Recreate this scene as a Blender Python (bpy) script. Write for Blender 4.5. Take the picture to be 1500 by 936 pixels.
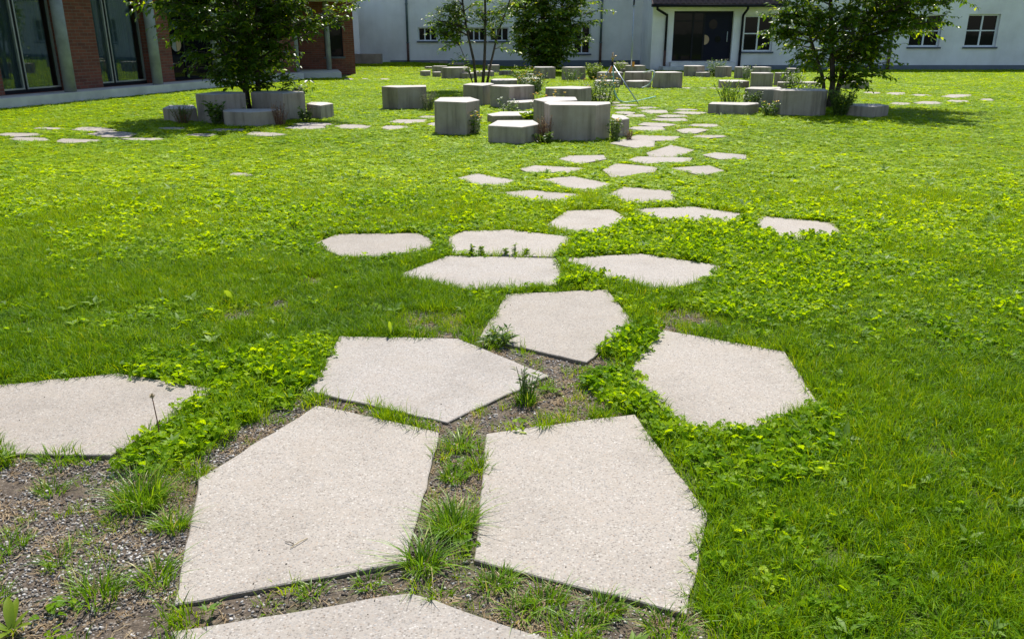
import bpy, math, random
import numpy as np
from mathutils import Vector, Matrix
random.seed(11)
RNG = np.random.default_rng(7)
S = bpy.context.scene
for o in list(bpy.data.objects):
    bpy.data.objects.remove(o)
R = math.radians
PI = math.pi

# ------------------------------------------------------------------ camera
cam = bpy.data.cameras.new("camera")
cam.sensor_width = 36.0
cam.lens = 29.16
cam.clip_start = 0.05
cam.clip_end = 600
camo = bpy.data.objects.new("camera", cam)
S.collection.objects.link(camo)
camo.location = (0, 0, 1.6)
camo.rotation_euler = (R(90 - 19.195), 0, 0)
S.camera = camo

# ------------------------------------------------------------------ light
SUN_EL, SUN_AZ = 57.0, 8.0            # degrees; azimuth to the right of +Y
world = bpy.data.worlds.new("World")
S.world = world
world.use_nodes = True
wn = world.node_tree
sky = wn.nodes.new("ShaderNodeTexSky")
sky.sky_type = 'NISHITA'
sky.sun_disc = False
sky.sun_elevation = R(SUN_EL)
sky.sun_rotation = R(SUN_AZ)
sky.air_density = 1.0
sky.dust_density = 0.6
sky.ozone_density = 1.2
bg = wn.nodes["Background"]
bg.inputs[1].default_value = 0.10
wn.links.new(sky.outputs[0], bg.inputs[0])
sun = bpy.data.lights.new("sun", 'SUN')
sun.energy = 5.0
sun.angle = R(0.55)
sun.color = (1.0, 0.95, 0.87)
suno = bpy.data.objects.new("sun", sun)
S.collection.objects.link(suno)
tosun = Vector((math.sin(R(SUN_AZ)) * math.cos(R(SUN_EL)), math.cos(R(SUN_AZ)) * math.cos(R(SUN_EL)), math.sin(R(SUN_EL))))
suno.rotation_euler = tosun.to_track_quat('Z', 'Y').to_euler()
suno.location = (8, 40, 60)
S.view_settings.view_transform = 'Standard'
S.view_settings.look = 'None'
S.view_settings.gamma = 1.0
S.view_settings.exposure = 0.66
S.view_settings.use_curve_mapping = False

# ------------------------------------------------------------------ measured layout (metres, camera stands at 0,0)
MAIN = [
 [(-0.963, 1.905), (-0.307, 2.082), (0.117, 1.867), (0.017, 1.621), (-0.696, 1.578)],
 [(-0.874, 3.395), (-0.3, 3.126), (-0.339, 2.228), (-0.995, 2.022), (-1.178, 2.755)],
 [(-0.108, 3.114), (0.534, 3.303), (0.685, 2.507), (0.505, 1.986), (-0.117, 2.238)],
 [(-0.95, 4.276), (-0.295, 4.244), (0.18, 3.731), (-0.285, 3.229), (-0.959, 3.56)],
 [(-0.035, 5.066), (0.617, 5.155), (0.705, 4.513), (0.381, 3.898), (-0.18, 4.265)],
 [(0.831, 4.397), (1.431, 4.05), (1.385, 3.424), (0.965, 3.12), (0.721, 3.158), (0.569, 3.782)],
 [(-2.545, 3.416), (-2.451, 3.623), (-1.937, 3.765), (-1.378, 3.56), (-1.584, 2.919), (-2.007, 2.936)],
 [(-0.797, 5.488), (-0.479, 6.015), (0.323, 5.934), (0.359, 5.576), (0.308, 5.255), (-0.28, 5.161)],
 [(-0.519, 6.638), (-0.408, 6.814), (-0.033, 6.866), (0.509, 6.59), (0.319, 5.971), (-0.462, 6.074)],
 [(-1.571, 6.359), (-1.444, 6.716), (-0.775, 6.741), (-0.631, 6.498), (-0.633, 6.226), (-0.922, 5.974), (-1.255, 5.974)],
 [(0.368, 5.932), (0.962, 6.075), (1.499, 5.739), (1.344, 5.385), (0.981, 5.145), (0.562, 5.47)],
 [(0.292, 7.034), (0.506, 7.654), (0.944, 7.718), (1.062, 7.23), (0.74, 6.746), (0.441, 6.796)],
 [(1.121, 7.743), (1.729, 7.842), (2.157, 7.49), (1.921, 7.138), (1.29, 7.138)],
 [(2.102, 7.097), (2.26, 7.414), (2.818, 7.152), (2.714, 6.604), (2.237, 6.484), (2.134, 6.628)],
 [(-0.63, 9.459), (-0.415, 9.785), (0.045, 9.325), (-0.079, 8.985), (-0.401, 9.068)],
 [(-0.206, 8.532), (0.19, 8.722), (0.738, 8.458), (0.487, 8.006), (0.23, 8.106)],
 [(0.313, 9.407), (0.711, 9.589), (1.104, 9.062), (0.817, 8.549), (0.626, 8.779)],
 [(0.962, 8.459), (1.212, 8.921), (1.721, 8.646), (1.595, 8.04), (1.085, 7.974)],
 [(0.083, 10.102), (0.292, 10.365), (0.911, 10.154), (0.654, 9.804), (0.184, 9.853)],
 [(0.605, 10.913), (0.755, 11.219), (1.244, 11.282), (1.24, 10.913), (0.84, 10.457)],
 [(1.084, 10.013), (1.315, 10.543), (1.791, 10.219), (1.7, 9.864), (1.139, 9.44)],
 [(1.483, 10.792), (1.663, 11.153), (2.383, 11.03), (2.248, 10.621), (1.672, 10.509)],
 [(1.842, 11.49), (2.318, 12.258), (2.564, 11.758), (2.181, 11.109), (1.829, 11.171)],
 [(1.924, 10.153), (2.45, 10.363), (2.54, 9.95), (2.204, 9.613)],
 [(2.557, 11.288), (2.787, 11.547), (3.167, 11.288), (3.06, 10.919), (2.69, 10.86)],
 [(1.451, 12.509), (1.72, 12.989), (2.163, 12.745), (2.054, 12.135), (1.755, 11.991)],
 [(1.781, 13.09), (2.008, 13.524), (2.657, 13.347), (2.49, 12.842), (2.01, 12.761)],
 [(2.134, 18.383), (2.301, 18.691), (2.569, 18.676), (2.571, 18.35), (2.295, 18.028)],
 [(2.681, 18.403), (2.889, 18.778), (3.152, 18.696), (3.187, 18.43), (2.825, 18.189)],
 [(2.222, 19.162), (2.47, 19.404), (2.761, 19.316), (2.855, 19.089), (2.43, 18.865)],
 [(2.315, 19.849), (2.393, 20.072), (2.51, 19.967), (2.487, 19.702), (2.347, 19.59)],
 [(2.078, 17.393), (2.209, 17.636), (2.424, 17.605), (2.526, 17.403), (2.403, 17.042), (2.175, 17.047)],
 [(2.666, 17.695), (2.838, 18.028), (3.259, 17.953), (3.187, 17.352), (2.783, 17.114)],
 [(2.197, 16.688), (2.349, 17.042), (2.611, 16.993), (2.622, 16.574), (2.299, 16.419)],
 [(2.807, 16.648), (3.088, 16.97), (3.43, 16.867), (3.425, 16.527), (2.976, 16.352)],
 [(3.435, 18.096), (3.593, 18.271), (3.834, 18.209), (3.969, 18.084), (3.742, 17.791), (3.546, 17.838)],
 [(3.277, 17.391), (3.477, 17.636), (3.921, 17.538), (3.985, 17.375), (3.718, 16.97), (3.441, 17.055)],
 [(2.613, 15.931), (2.773, 16.22), (3.293, 16.207), (3.288, 15.721), (2.831, 15.592)],
 [(2.233, 15.063), (2.405, 15.472), (2.798, 15.335), (2.956, 15.1), (2.688, 14.788), (2.438, 14.825)],
 [(1.97, 14.45), (2.143, 14.788), (2.615, 14.762), (2.614, 14.332), (2.3, 14.06)],
 [(3.092, 14.925), (3.285, 15.238), (3.666, 15.185), (3.644, 14.82), (3.383, 14.68)],
 [(2.764, 14.264), (3.01, 14.52), (3.238, 14.487), (3.33, 14.273), (3.006, 13.769), (2.778, 13.804)],
 [(2.811, 13.306), (3.011, 13.535), (3.391, 13.502), (3.398, 13.326), (3.092, 13.132)],
 [(2.045, 21.374), (2.211, 22.016), (2.545, 21.889), (2.494, 21.423), (2.194, 21.0)],
]
LEFT = [
 [(-8.328, 13.622), (-8.294, 13.865), (-7.75, 13.803), (-7.56, 13.545), (-7.891, 13.308)],
 [(-7.783, 13.035), (-7.784, 13.264), (-7.346, 13.233), (-7.053, 12.871), (-7.405, 12.752)],
 [(-8.196, 14.469), (-8.19, 14.68), (-7.819, 14.634), (-7.615, 14.429), (-7.862, 14.363)],
 [(-7.504, 14.347), (-7.494, 14.734), (-7.132, 14.702), (-6.692, 14.319), (-6.69, 14.011), (-7.106, 14.08)],
 [(-6.914, 13.703), (-6.825, 14.11), (-6.445, 14.031), (-6.101, 13.772), (-6.028, 13.22), (-6.466, 13.303)],
 [(-6.919, 12.715), (-6.995, 13.089), (-6.335, 12.956), (-6.214, 12.707), (-6.616, 12.55)],
 [(-6.068, 13.073), (-5.872, 13.176), (-5.537, 13.172), (-5.368, 13.07), (-5.458, 12.877), (-5.803, 12.888)],
 [(-6.103, 14.521), (-6.093, 14.68), (-5.678, 14.678), (-5.566, 14.398), (-5.856, 14.312)],
 [(-5.124, 14.197), (-5.051, 14.467), (-4.585, 14.446), (-4.488, 14.179), (-4.827, 14.06)],
 [(-5.257, 13.569), (-5.204, 13.769), (-4.922, 13.767), (-4.769, 13.652), (-4.812, 13.398), (-5.07, 13.405)],
 [(-4.313, 13.678), (-4.307, 14.011), (-3.929, 13.899), (-3.644, 13.654), (-3.79, 13.398), (-4.11, 13.48)],
 [(-3.934, 15.217), (-3.855, 15.472), (-3.32, 15.426), (-3.188, 15.164), (-3.268, 14.898), (-3.707, 14.975)],
 [(-3.93, 14.634), (-3.835, 14.898), (-3.331, 14.857), (-3.213, 14.646), (-3.369, 14.415), (-3.679, 14.419)],
 [(-3.129, 14.872), (-2.978, 15.18), (-2.661, 15.053), (-2.475, 14.903), (-2.512, 14.415), (-2.936, 14.509)],
 [(-2.252, 15.543), (-2.176, 16.027), (-1.614, 16.026), (-1.571, 15.616), (-1.882, 15.296)],
 [(-2.284, 14.596), (-2.221, 15.01), (-1.856, 14.915), (-1.791, 14.609), (-2.053, 14.261)],
 [(-1.816, 16.499), (-1.733, 16.759), (-1.474, 16.673), (-1.447, 16.377), (-1.616, 16.22)],
 [(-1.526, 15.157), (-1.453, 15.472), (-1.252, 15.388), (-1.21, 15.02), (-1.365, 14.898)],
 [(-3.305, 9.691), (-3.295, 9.873), (-3.109, 9.81), (-3.022, 9.678), (-3.124, 9.556)],
]
RIGHT = [
 [(9.398, 23.065), (9.73, 23.529), (10.029, 23.383), (9.899, 22.99), (9.526, 22.622)],
 [(9.884, 22.696), (10.247, 23.263), (10.627, 23.238), (10.395, 22.627), (10.005, 22.255)],
 [(10.303, 22.224), (10.625, 22.622), (10.919, 22.431), (10.836, 22.043), (10.381, 21.782)],
 [(10.867, 21.747), (11.49, 22.498), (12.024, 22.45), (11.637, 21.695), (11.014, 21.328)],
 [(8.626, 19.517), (8.909, 19.974), (9.217, 19.821), (9.225, 19.703), (8.864, 19.221), (8.702, 19.306)],
 [(9.342, 19.924), (9.75, 20.272), (10.008, 20.164), (9.998, 19.769), (9.658, 19.404), (9.301, 19.5)],
 [(10.246, 20.241), (10.62, 20.682), (10.921, 20.515), (10.797, 20.15), (10.414, 19.877)],
 [(11.328, 20.724), (11.614, 21.109), (11.794, 21.069), (11.578, 20.547), (11.259, 20.272)],
]
FAR = [
 [(-5.797, 29.646), (-5.822, 30.236), (-5.624, 30.23), (-5.44, 29.746), (-5.443, 29.175), (-5.591, 29.232)],
 [(-5.205, 29.75), (-5.228, 30.236), (-5.044, 30.18), (-4.922, 29.746), (-4.98, 29.381)],
 [(-4.579, 29.661), (-4.593, 30.236), (-4.368, 30.171), (-4.173, 29.607), (-4.254, 29.175), (-4.392, 29.224)],
 [(4.929, 25.019), (5.083, 25.414), (5.196, 25.376), (5.225, 25.01), (5.05, 24.655), (4.979, 24.757)],
 [(5.44, 25.088), (5.568, 25.259), (5.678, 25.156), (5.665, 24.934), (5.513, 24.803)],
 [(5.739, 24.999), (5.858, 25.259), (6.078, 25.249), (6.079, 25.008), (5.862, 24.655), (5.788, 24.73)],
]
PB = [
 ('C1', 0.525, [(-1.254, 13.774), (-1.225, 14.568), (-0.712, 14.645), (-0.531, 14.01), (-0.729, 13.532)]),
 ('C2', 0.47, [(-2.781, 18.336), (-2.658, 18.707), (-1.889, 18.851), (-1.823, 18.29), (-2.411, 18.066)]),
 ('C3', 0.262, [(-0.357, 12.642), (-0.232, 13.389), (0.329, 13.421), (0.424, 12.843), (0.146, 12.402)]),
 ('C4', 0.539, [(0.499, 13.293), (0.562, 13.529), (1.537, 13.463), (1.519, 13.152), (1.262, 12.831), (0.577, 12.892)]),
 ('C5', 0.513, [(0.359, 14.287), (0.635, 14.892), (1.098, 14.814), (1.084, 14.144), (0.528, 13.783)]),
 ('C6', 0.439, [(0.726, 18.651), (1.294, 19.026), (1.716, 18.79), (1.717, 18.56), (1.442, 18.072), (0.721, 18.225)]),
 ('C7', 0.275, [(1.677, 14.218), (1.843, 14.1), (1.873, 13.546), (1.647, 13.238), (1.612, 13.79)]),
 ('C8', 0.442, [(-1.109, 19.497), (-0.977, 20.091), (-0.495, 20.145), (-0.404, 19.725), (-0.651, 19.079)]),
 ('C9', 0.461, [(-0.477, 18.767), (-0.38, 19.178), (0.386, 19.178), (0.492, 18.767), (-0.058, 18.396)]),
 ('C10', 0.18, [(-0.109, 18.039), (-0.015, 18.606), (0.468, 18.663), (0.475, 18.021), (0.085, 17.759)]),
 ('C11', 0.142, [(-0.456, 15.689), (-0.212, 16.207), (0.308, 16.264), (0.406, 15.809), (0.273, 15.442), (-0.35, 15.353)]),
 ('C12', 0.308, [(-0.596, 23.89), (-0.516, 24.405), (0.136, 24.546), (0.151, 23.789), (-0.519, 23.395)]),
 ('G1', 0.207, [(3.942, 17.154), (4.125, 17.626), (5.029, 17.488), (4.982, 17.22), (4.616, 16.88)]),
 ('G2', 0.398, [(5.104, 18.839), (5.391, 19.398), (6.024, 19.351), (5.927, 18.839), (5.616, 18.396)]),
 ('G3', 0.489, [(5.212, 17.075), (5.455, 17.424), (6.311, 17.341), (6.22, 16.896), (6.043, 16.7), (5.283, 16.778)]),
 ('G4', 0.215, [(6.532, 16.703), (6.848, 17.153), (7.347, 17.087), (7.379, 16.703), (6.941, 16.366)]),
 ('A1', 0.238, [(-6.476, 15.8), (-6.617, 16.484), (-6.178, 16.546), (-5.844, 15.8), (-6.093, 15.588)]),
 ('A2', 0.508, [(-5.769, 15.615), (-5.6, 16.296), (-5.086, 16.185), (-4.925, 15.824), (-5.339, 15.411)]),
 ('A3', 0.252, [(-5.171, 15.22), (-5.17, 15.521), (-4.258, 15.549), (-4.17, 15.356), (-4.208, 15.088), (-4.569, 14.879), (-5.068, 14.983)]),
 ('A4', 0.496, [(-4.942, 16.216), (-4.953, 16.746), (-4.051, 16.591), (-3.931, 16.253), (-4.251, 15.893)]),
 ('A5', 0.264, [(-3.97, 16.482), (-3.969, 16.902), (-3.665, 16.869), (-3.464, 16.545), (-3.614, 16.081)]),
]
BB = [
 ('D1', -3.912, -2.949, 39.806, 0.225),
 ('D2', -3.614, -3.304, 35.77, 0.162),
 ('D3', -3.356, -2.99, 31.496, 0.201),
 ('D4', -3.097, -2.515, 33.5, 0.291),
 ('D5', -2.864, -2.546, 30.94, 0.188),
 ('D6', -2.461, -1.443, 29.885, 0.381),
 ('D7', -2.814, -2.118, 38.365, 0.231),
 ('D8', -1.781, -1.203, 29.8, 0.204),
 ('D9', -1.434, -0.643, 31.262, 0.195),
 ('D10', -0.976, -0.488, 34.317, 0.303),
 ('D11', -0.486, 0.066, 32.318, 0.169),
 ('D12', 0.737, 1.501, 29.716, 0.399),
 ('E1', 1.683, 2.489, 29.098, 0.426),
 ('E3', 2.594, 3.42, 26.352, 0.385),
 ('E4', 3.42, 4.261, 26.187, 0.401),
 ('E5', 2.412, 3.169, 25.086, 0.205),
 ('E6', 3.321, 4.066, 25.025, 0.199),
 ('E7', 4.087, 4.96, 24.966, 0.449),
 ('E8', 4.083, 4.749, 35.175, 0.337),
 ('E9', 4.464, 5.271, 34.04, 0.288),
 ('E10', 4.331, 4.563, 34.598, 0.144),
 ('F1', 6.237, 6.997, 31.309, 0.382),
 ('F2', 6.598, 7.124, 30.94, 0.174),
 ('F3', 7.267, 7.861, 30.85, 0.376),
 ('F4', 7.774, 8.328, 30.142, 0.391),
 ('F5', 9.227, 9.905, 32.976, 0.275),
 ('F6', 6.071, 6.924, 24.966, 0.204),
 ('F7', 6.849, 7.501, 24.641, 0.446),
 ('F8', 7.934, 8.471, 26.024, 0.387),
 ('F9', 7.675, 8.274, 24.787, 0.184),
 ('F10', 8.304, 8.904, 24.787, 0.184),
 ('F11', 9.503, 10.204, 24.496, 0.201),
 ('C13', 0.169, 0.809, 23.661, 0.348),
 ('C14', 0.488, 1.073, 30.804, 0.124),
 ('F12', 10.721, 11.171, 33.5, 0.203),
]
SOIL = [
 [(-2.243, 2.919), (-1.586, 2.919), (-1.282, 2.822), (-1.185, 2.771), (-1.049, 2.255), (-1.007, 2.035), (-0.924, 1.878), (-0.835, 1.549), (-1.555, 1.549)],
 [(-1.007, 2.035), (-0.688, 2.124), (-0.341, 2.237), (-0.109, 2.248), (0.228, 2.111), (0.516, 1.998), (0.549, 1.878), (0.239, 1.812), (0.133, 1.878), (-0.309, 2.091), (-0.658, 2.007), (-0.971, 1.923)],
 [(-0.299, 3.144), (-0.109, 3.131), (-0.116, 2.248), (-0.348, 2.241)],
 [(-0.281, 3.247), (-0.093, 3.442), (0.167, 3.742), (0.036, 4.012), (0.18, 4.08), (0.376, 3.919), (0.464, 4.032), (0.576, 3.802), (0.412, 3.517), (0.453, 3.328), (0.147, 3.22), (-0.109, 3.144), (-0.3, 3.156)],
 [(-0.956, 3.571), (-0.28, 3.24), (-0.303, 3.156), (-0.88, 3.428)],
 [(-1.188, 2.781), (-0.881, 3.42), (-0.954, 3.563), (-1.068, 3.37), (-1.176, 3.046), (-1.261, 2.822)],
 [(-0.757, 4.571), (-0.537, 4.759), (-0.244, 4.67), (-0.19, 4.319), (-0.294, 4.287), (-0.571, 4.341)],
 [(-1.755, 4.633), (-1.723, 4.825), (-1.551, 4.721), (-1.54, 4.524), (-1.636, 4.454)],
 [(-1.519, 4.798), (-1.452, 5.017), (-1.323, 4.933), (-1.34, 4.746)],
 [(-1.439, 5.415), (-1.36, 5.583), (-1.244, 5.415), (-1.319, 5.255)],
 [(0.857, 4.695), (1.046, 4.825), (1.221, 4.512), (0.999, 4.385), (0.839, 4.442)],
 [(-0.293, 4.276), (-0.18, 4.276), (0.036, 4.032), (0.168, 3.776)],
]
CLOV = [
 [(-1.497, 2.822), (-1.503, 3.234), (-1.406, 3.555), (-1.098, 3.479), (-1.149, 3.234), (-1.23, 2.958), (-1.366, 2.822)],
 [(-1.438, 3.555), (-1.462, 4.032), (-1.154, 4.233), (-0.941, 4.287), (-0.954, 3.675), (-1.026, 3.442)],
 [(-1.962, 4.032), (-1.622, 4.08), (-1.403, 3.846), (-1.425, 3.611), (-1.691, 3.708), (-1.886, 3.776)],
 [(0.464, 4.032), (0.668, 4.5), (0.822, 4.477), (0.729, 4.13), (0.605, 3.891)],
 [(0.373, 3.802), (0.582, 3.846), (0.73, 3.201), (0.634, 2.987), (0.54, 3.301), (0.373, 3.442)],
 [(0.655, 3.106), (0.978, 3.144), (1.374, 3.37), (1.344, 3.046), (1.164, 2.771), (0.816, 2.625), (0.703, 2.672)],
 [(0.316, 5.255), (0.484, 5.67), (0.627, 5.415), (0.492, 5.194)],
 [(0.472, 6.589), (1.078, 7.145), (2.081, 7.091), (2.166, 6.589), (2.722, 6.589), (2.214, 5.255), (1.33, 4.961), (1.489, 5.724), (0.99, 6.15), (0.407, 5.988)],
 [(1.072, 4.961), (1.479, 5.583), (2.259, 5.255), (1.794, 4.571), (1.236, 4.571)],
]

# ------------------------------------------------------------------ helpers
col = S.collection
def link(o, parent=None):
    col.objects.link(o)
    if parent is not None:
        o.parent = parent
    return o
def tag(o, label=None, cat=None, group=None, kind=None):
    if label: o['label'] = label
    if cat: o['category'] = cat
    if group: o['group'] = group
    if kind: o['kind'] = kind
    return o
def empty(name, loc=(0, 0, 0), rz=0):
    o = bpy.data.objects.new(name, None)
    o.empty_display_size = 0.1
    o.location = loc
    o.rotation_euler = (0, 0, rz)
    return link(o)

class MB:
    """collects shapes into one mesh"""
    def __init__(s):
        s.v, s.f = [], []
    def add(s, v, f):
        n = len(s.v)
        s.v += [tuple(p) for p in v]
        s.f += [tuple(i + n for i in q) for q in f]
        return s
    def box(s, x0, x1, y0, y1, z0, z1):
        v = [(x0,y0,z0),(x1,y0,z0),(x1,y1,z0),(x0,y1,z0),(x0,y0,z1),(x1,y0,z1),(x1,y1,z1),(x0,y1,z1)]
        return s.add(v, [(0,3,2,1),(4,5,6,7),(0,1,5,4),(1,2,6,5),(2,3,7,6),(3,0,4,7)])
    def beam(s, a, b, w, h):
        a, b = Vector(a), Vector(b)
        d = (b - a).normalized()
        r = d.cross(Vector((0, 0, 1)))
        if r.length < 1e-4: r = Vector((1, 0, 0))
        r.normalize(); u = r.cross(d)
        v = []
        for p in (a, b):
            for i, j in ((-1,-1),(1,-1),(1,1),(-1,1)):
                v.append(p + r * (i * w / 2) + u * (j * h / 2))
        return s.add(v, [(3,2,1,0),(4,5,6,7),(0,1,5,4),(1,2,6,5),(2,3,7,6),(3,0,4,7)])
    def tube(s, pts, rad, n=6, cap=True):
        pts = [Vector(p) for p in pts]
        if not isinstance(rad, (list, tuple)): rad = [rad] * len(pts)
        v, f = [], []
        ref = Vector((0.31, 0.95, 0.1)).normalized()
        for i, p in enumerate(pts):
            d = (pts[min(i + 1, len(pts) - 1)] - pts[max(i - 1, 0)]).normalized()
            a = d.cross(ref)
            if a.length < 1e-3: a = d.cross(Vector((1, 0, 0)))
            a.normalize(); b = d.cross(a)
            for k in range(n):
                t = 2 * PI * k / n
                v.append(p + (a * math.cos(t) + b * math.sin(t)) * rad[i])
        for i in range(len(pts) - 1):
            for k in range(n):
                k2 = (k + 1) % n
                f.append((i*n+k, i*n+k2, (i+1)*n+k2, (i+1)*n+k))
        if cap:
            f.append(tuple(range(n))[::-1]); f.append(tuple((len(pts)-1)*n + k for k in range(n)))
        return s.add(v, f)
    def quad(s, a, b, c, d):
        return s.add([a, b, c, d], [(0, 1, 2, 3)])
    def prism(s, poly, z0, z1, bev=0.0):
        """upright prism over a CCW polygon, the top edge chamfered by bev"""
        n = len(poly)
        cx = sum(p[0] for p in poly) / n; cy = sum(p[1] for p in poly) / n
        rings = [(1.0, z0), (1.0, z1 - bev), (None, z1)] if bev else [(1.0, z0), (1.0, z1)]
        v = []
        for k, z in rings:
            for x, y in poly:
                if k is None:
                    dx, dy = cx - x, cy - y; L = math.hypot(dx, dy)
                    x, y = x + dx / L * bev * 1.2, y + dy / L * bev * 1.2
                v.append((x, y, z))
        f = [tuple(range(n))[::-1]]
        for i in range(len(rings) - 1):
            for k in range(n):
                k2 = (k + 1) % n
                f.append((i*n+k, i*n+k2, (i+1)*n+k2, (i+1)*n+k))
        f.append(tuple((len(rings)-1)*n + k for k in range(n)))
        return s.add(v, f)
    def build(s, name, mat, parent=None, smooth=False, loc=None):
        me = bpy.data.meshes.new(name)
        me.from_pydata(s.v, [], s.f)
        me.update()
        if mat: me.materials.append(mat)
        if smooth:
            for p in me.polygons: p.use_smooth = True
        o = bpy.data.objects.new(name, me)
        if loc is not None: o.location = loc
        return link(o, parent)

def np_mesh(name, V, T, mat, tint=None, smooth=False):
    """fast triangle mesh from arrays"""
    me = bpy.data.meshes.new(name)
    V = np.asarray(V, dtype=np.float32); T = np.asarray(T, dtype=np.int32)
    me.vertices.add(len(V)); me.vertices.foreach_set('co', V.ravel())
    me.loops.add(len(T) * 3); me.loops.foreach_set('vertex_index', T.ravel())
    me.polygons.add(len(T))
    me.polygons.foreach_set('loop_start', np.arange(len(T), dtype=np.int32) * 3)
    me.polygons.foreach_set('loop_total', np.full(len(T), 3, dtype=np.int32))
    if smooth: me.polygons.foreach_set('use_smooth', np.ones(len(T), dtype=bool))
    me.update(calc_edges=True)
    if tint is not None:
        a = me.attributes.new('tint', 'FLOAT', 'POINT'); a.data.foreach_set('value', np.asarray(tint, dtype=np.float32))
    if mat: me.materials.append(mat)
    return me

def ccw(poly):
    a = sum(poly[i][0]*poly[(i+1) % len(poly)][1] - poly[(i+1) % len(poly)][0]*poly[i][1] for i in range(len(poly)))
    return poly if a > 0 else poly[::-1]

# ---- numpy noise and distance
_perm = np.random.default_rng(3).random((512, 512))
def vnoise(x, y, sc):
    x = np.asarray(x, float) * sc + 130.7; y = np.asarray(y, float) * sc + 71.3
    xi = np.floor(x).astype(int); yi = np.floor(y).astype(int)
    fx = x - xi; fy = y - yi
    fx = fx*fx*(3-2*fx); fy = fy*fy*(3-2*fy)
    g = lambda a, b: _perm[a % 512, b % 512]
    return (g(xi,yi)*(1-fx)+g(xi+1,yi)*fx)*(1-fy) + (g(xi,yi+1)*(1-fx)+g(xi+1,yi+1)*fx)*fy
def fnoise(x, y, sc):
    return (vnoise(x,y,sc)*.55 + vnoise(x,y,sc*2.1)*.3 + vnoise(x,y,sc*4.3)*.15)
def sstep(a, b, x):
    t = np.clip((np.asarray(x, float) - a) / (b - a), 0, 1)
    return t*t*(3-2*t)
def sdist(px, py, polys, lim=0.6):
    """signed distance to a set of polygons (negative inside), clipped at lim"""
    out = np.full(px.shape, lim)
    for poly in polys:
        P = np.array(poly)
        m = (px > P[:,0].min()-lim) & (px < P[:,0].max()+lim) & (py > P[:,1].min()-lim) & (py < P[:,1].max()+lim)
        if not m.any(): continue
        x, y = px[m], py[m]
        d2 = np.full(x.shape, 1e9); ins = np.zeros(x.shape, bool)
        n = len(P)
        for i in range(n):
            ax, ay = P[i]; bx, by = P[(i+1) % n]
            ex, ey = bx-ax, by-ay
            t = np.clip(((x-ax)*ex + (y-ay)*ey) / (ex*ex+ey*ey+1e-12), 0, 1)
            d2 = np.minimum(d2, (x-ax-t*ex)**2 + (y-ay-t*ey)**2)
            c = (ay > y) != (by > y)
            with np.errstate(divide='ignore', invalid='ignore'):
                xi = (bx-ax)*(y-ay)/(by-ay) + ax
            ins ^= c & (x < xi)
        d = np.sqrt(d2); d[ins] *= -1
        out[m] = np.minimum(out[m], d)
    return out

def ground_z(x, y):
    x = np.asarray(x, float); y = np.asarray(y, float)
    z = .2 * sstep(33, 39, y) * sstep(1, -5, x)
    near = sstep(9, 5, y)
    z = z + near * (fnoise(x, y, 3.0) - .5) * .016
    s = sdist(x, y, SOIL, .3)
    z = z - .003 * sstep(.04, -.06, s) - .004
    return z

# ------------------------------------------------------------------ materials
def new_mat(name):
    m = bpy.data.materials.new(name); m.use_nodes = True
    nt = m.node_tree
    b = nt.nodes["Principled BSDF"]
    return m, nt, b
def N(nt, t, **kw):
    n = nt.nodes.new(t)
    for k, v in kw.items():
        if k.startswith('i_'):
            n.inputs[int(k[2:])].default_value = v
        else:
            setattr(n, k, v)
    return n
def L(nt, a, b): nt.links.new(a, b)
def ramp(nt, fac, stops):
    r = N(nt, "ShaderNodeValToRGB")
    e = r.color_ramp.elements
    while len(e) < len(stops): e.new(0.5)
    for i, (p, c) in enumerate(stops):
        e[i].position = p; e[i].color = (*c, 1)
    L(nt, fac, r.inputs[0])
    return r.outputs[0]
def mixc(nt, fac, a, b, mode='MIX'):
    m = N(nt, "ShaderNodeMix", data_type='RGBA', blend_type=mode)
    for s, v in ((0, fac), (6, a), (7, b)):
        if hasattr(v, 'is_linked') or hasattr(v, 'links'): L(nt, v, m.inputs[s])
        else: m.inputs[s].default_value = v if s == 0 else (*v, 1)
    return m.outputs[2]
def math2(nt, op, a, b=0.0, clamp=False):
    m = N(nt, "ShaderNodeMath", operation=op, use_clamp=clamp)
    for s, v in ((0, a), (1, b)):
        if hasattr(v, 'links'): L(nt, v, m.inputs[s])
        else: m.inputs[s].default_value = v
    return m.outputs[0]
def noise(nt, vec, scale, detail=4, rough=.55):
    n = N(nt, "ShaderNodeTexNoise"); n.inputs['Scale'].default_value = scale
    n.inputs['Detail'].default_value = detail; n.inputs['Roughness'].default_value = rough
    if vec: L(nt, vec, n.inputs['Vector'])
    return n.outputs[0]
def bump(nt, h, b, strength=.3, dist=.01):
    n = N(nt, "ShaderNodeBump"); n.inputs['Strength'].default_value = strength; n.inputs['Distance'].default_value = dist
    L(nt, h, n.inputs['Height']); L(nt, n.outputs[0], b.inputs['Normal'])
def position(nt): return N(nt, "ShaderNodeNewGeometry").outputs['Position']
def objco(nt): return N(nt, "ShaderNodeTexCoord").outputs['Object']
def scaled(nt, vec, s):
    m = N(nt, "ShaderNodeMapping"); m.inputs['Scale'].default_value = s
    L(nt, vec, m.inputs[0]); return m.outputs[0]

def m_plain(name, c, rough=.6, metal=0, var=.12, scale=6, bmp=0):
    m, nt, b = new_mat(name)
    p = objco(nt)
    n = noise(nt, p, scale, 5)
    lo = tuple(x*(1-var) for x in c); hi = tuple(min(1, x*(1+var)) for x in c)
    L(nt, ramp(nt, n, [(.3, lo), (.7, hi)]), b.inputs['Base Color'])
    b.inputs['Roughness'].default_value = rough; b.inputs['Metallic'].default_value = metal
    if bmp: bump(nt, noise(nt, p, scale*8, 3), b, bmp, .004)
    return m

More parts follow.
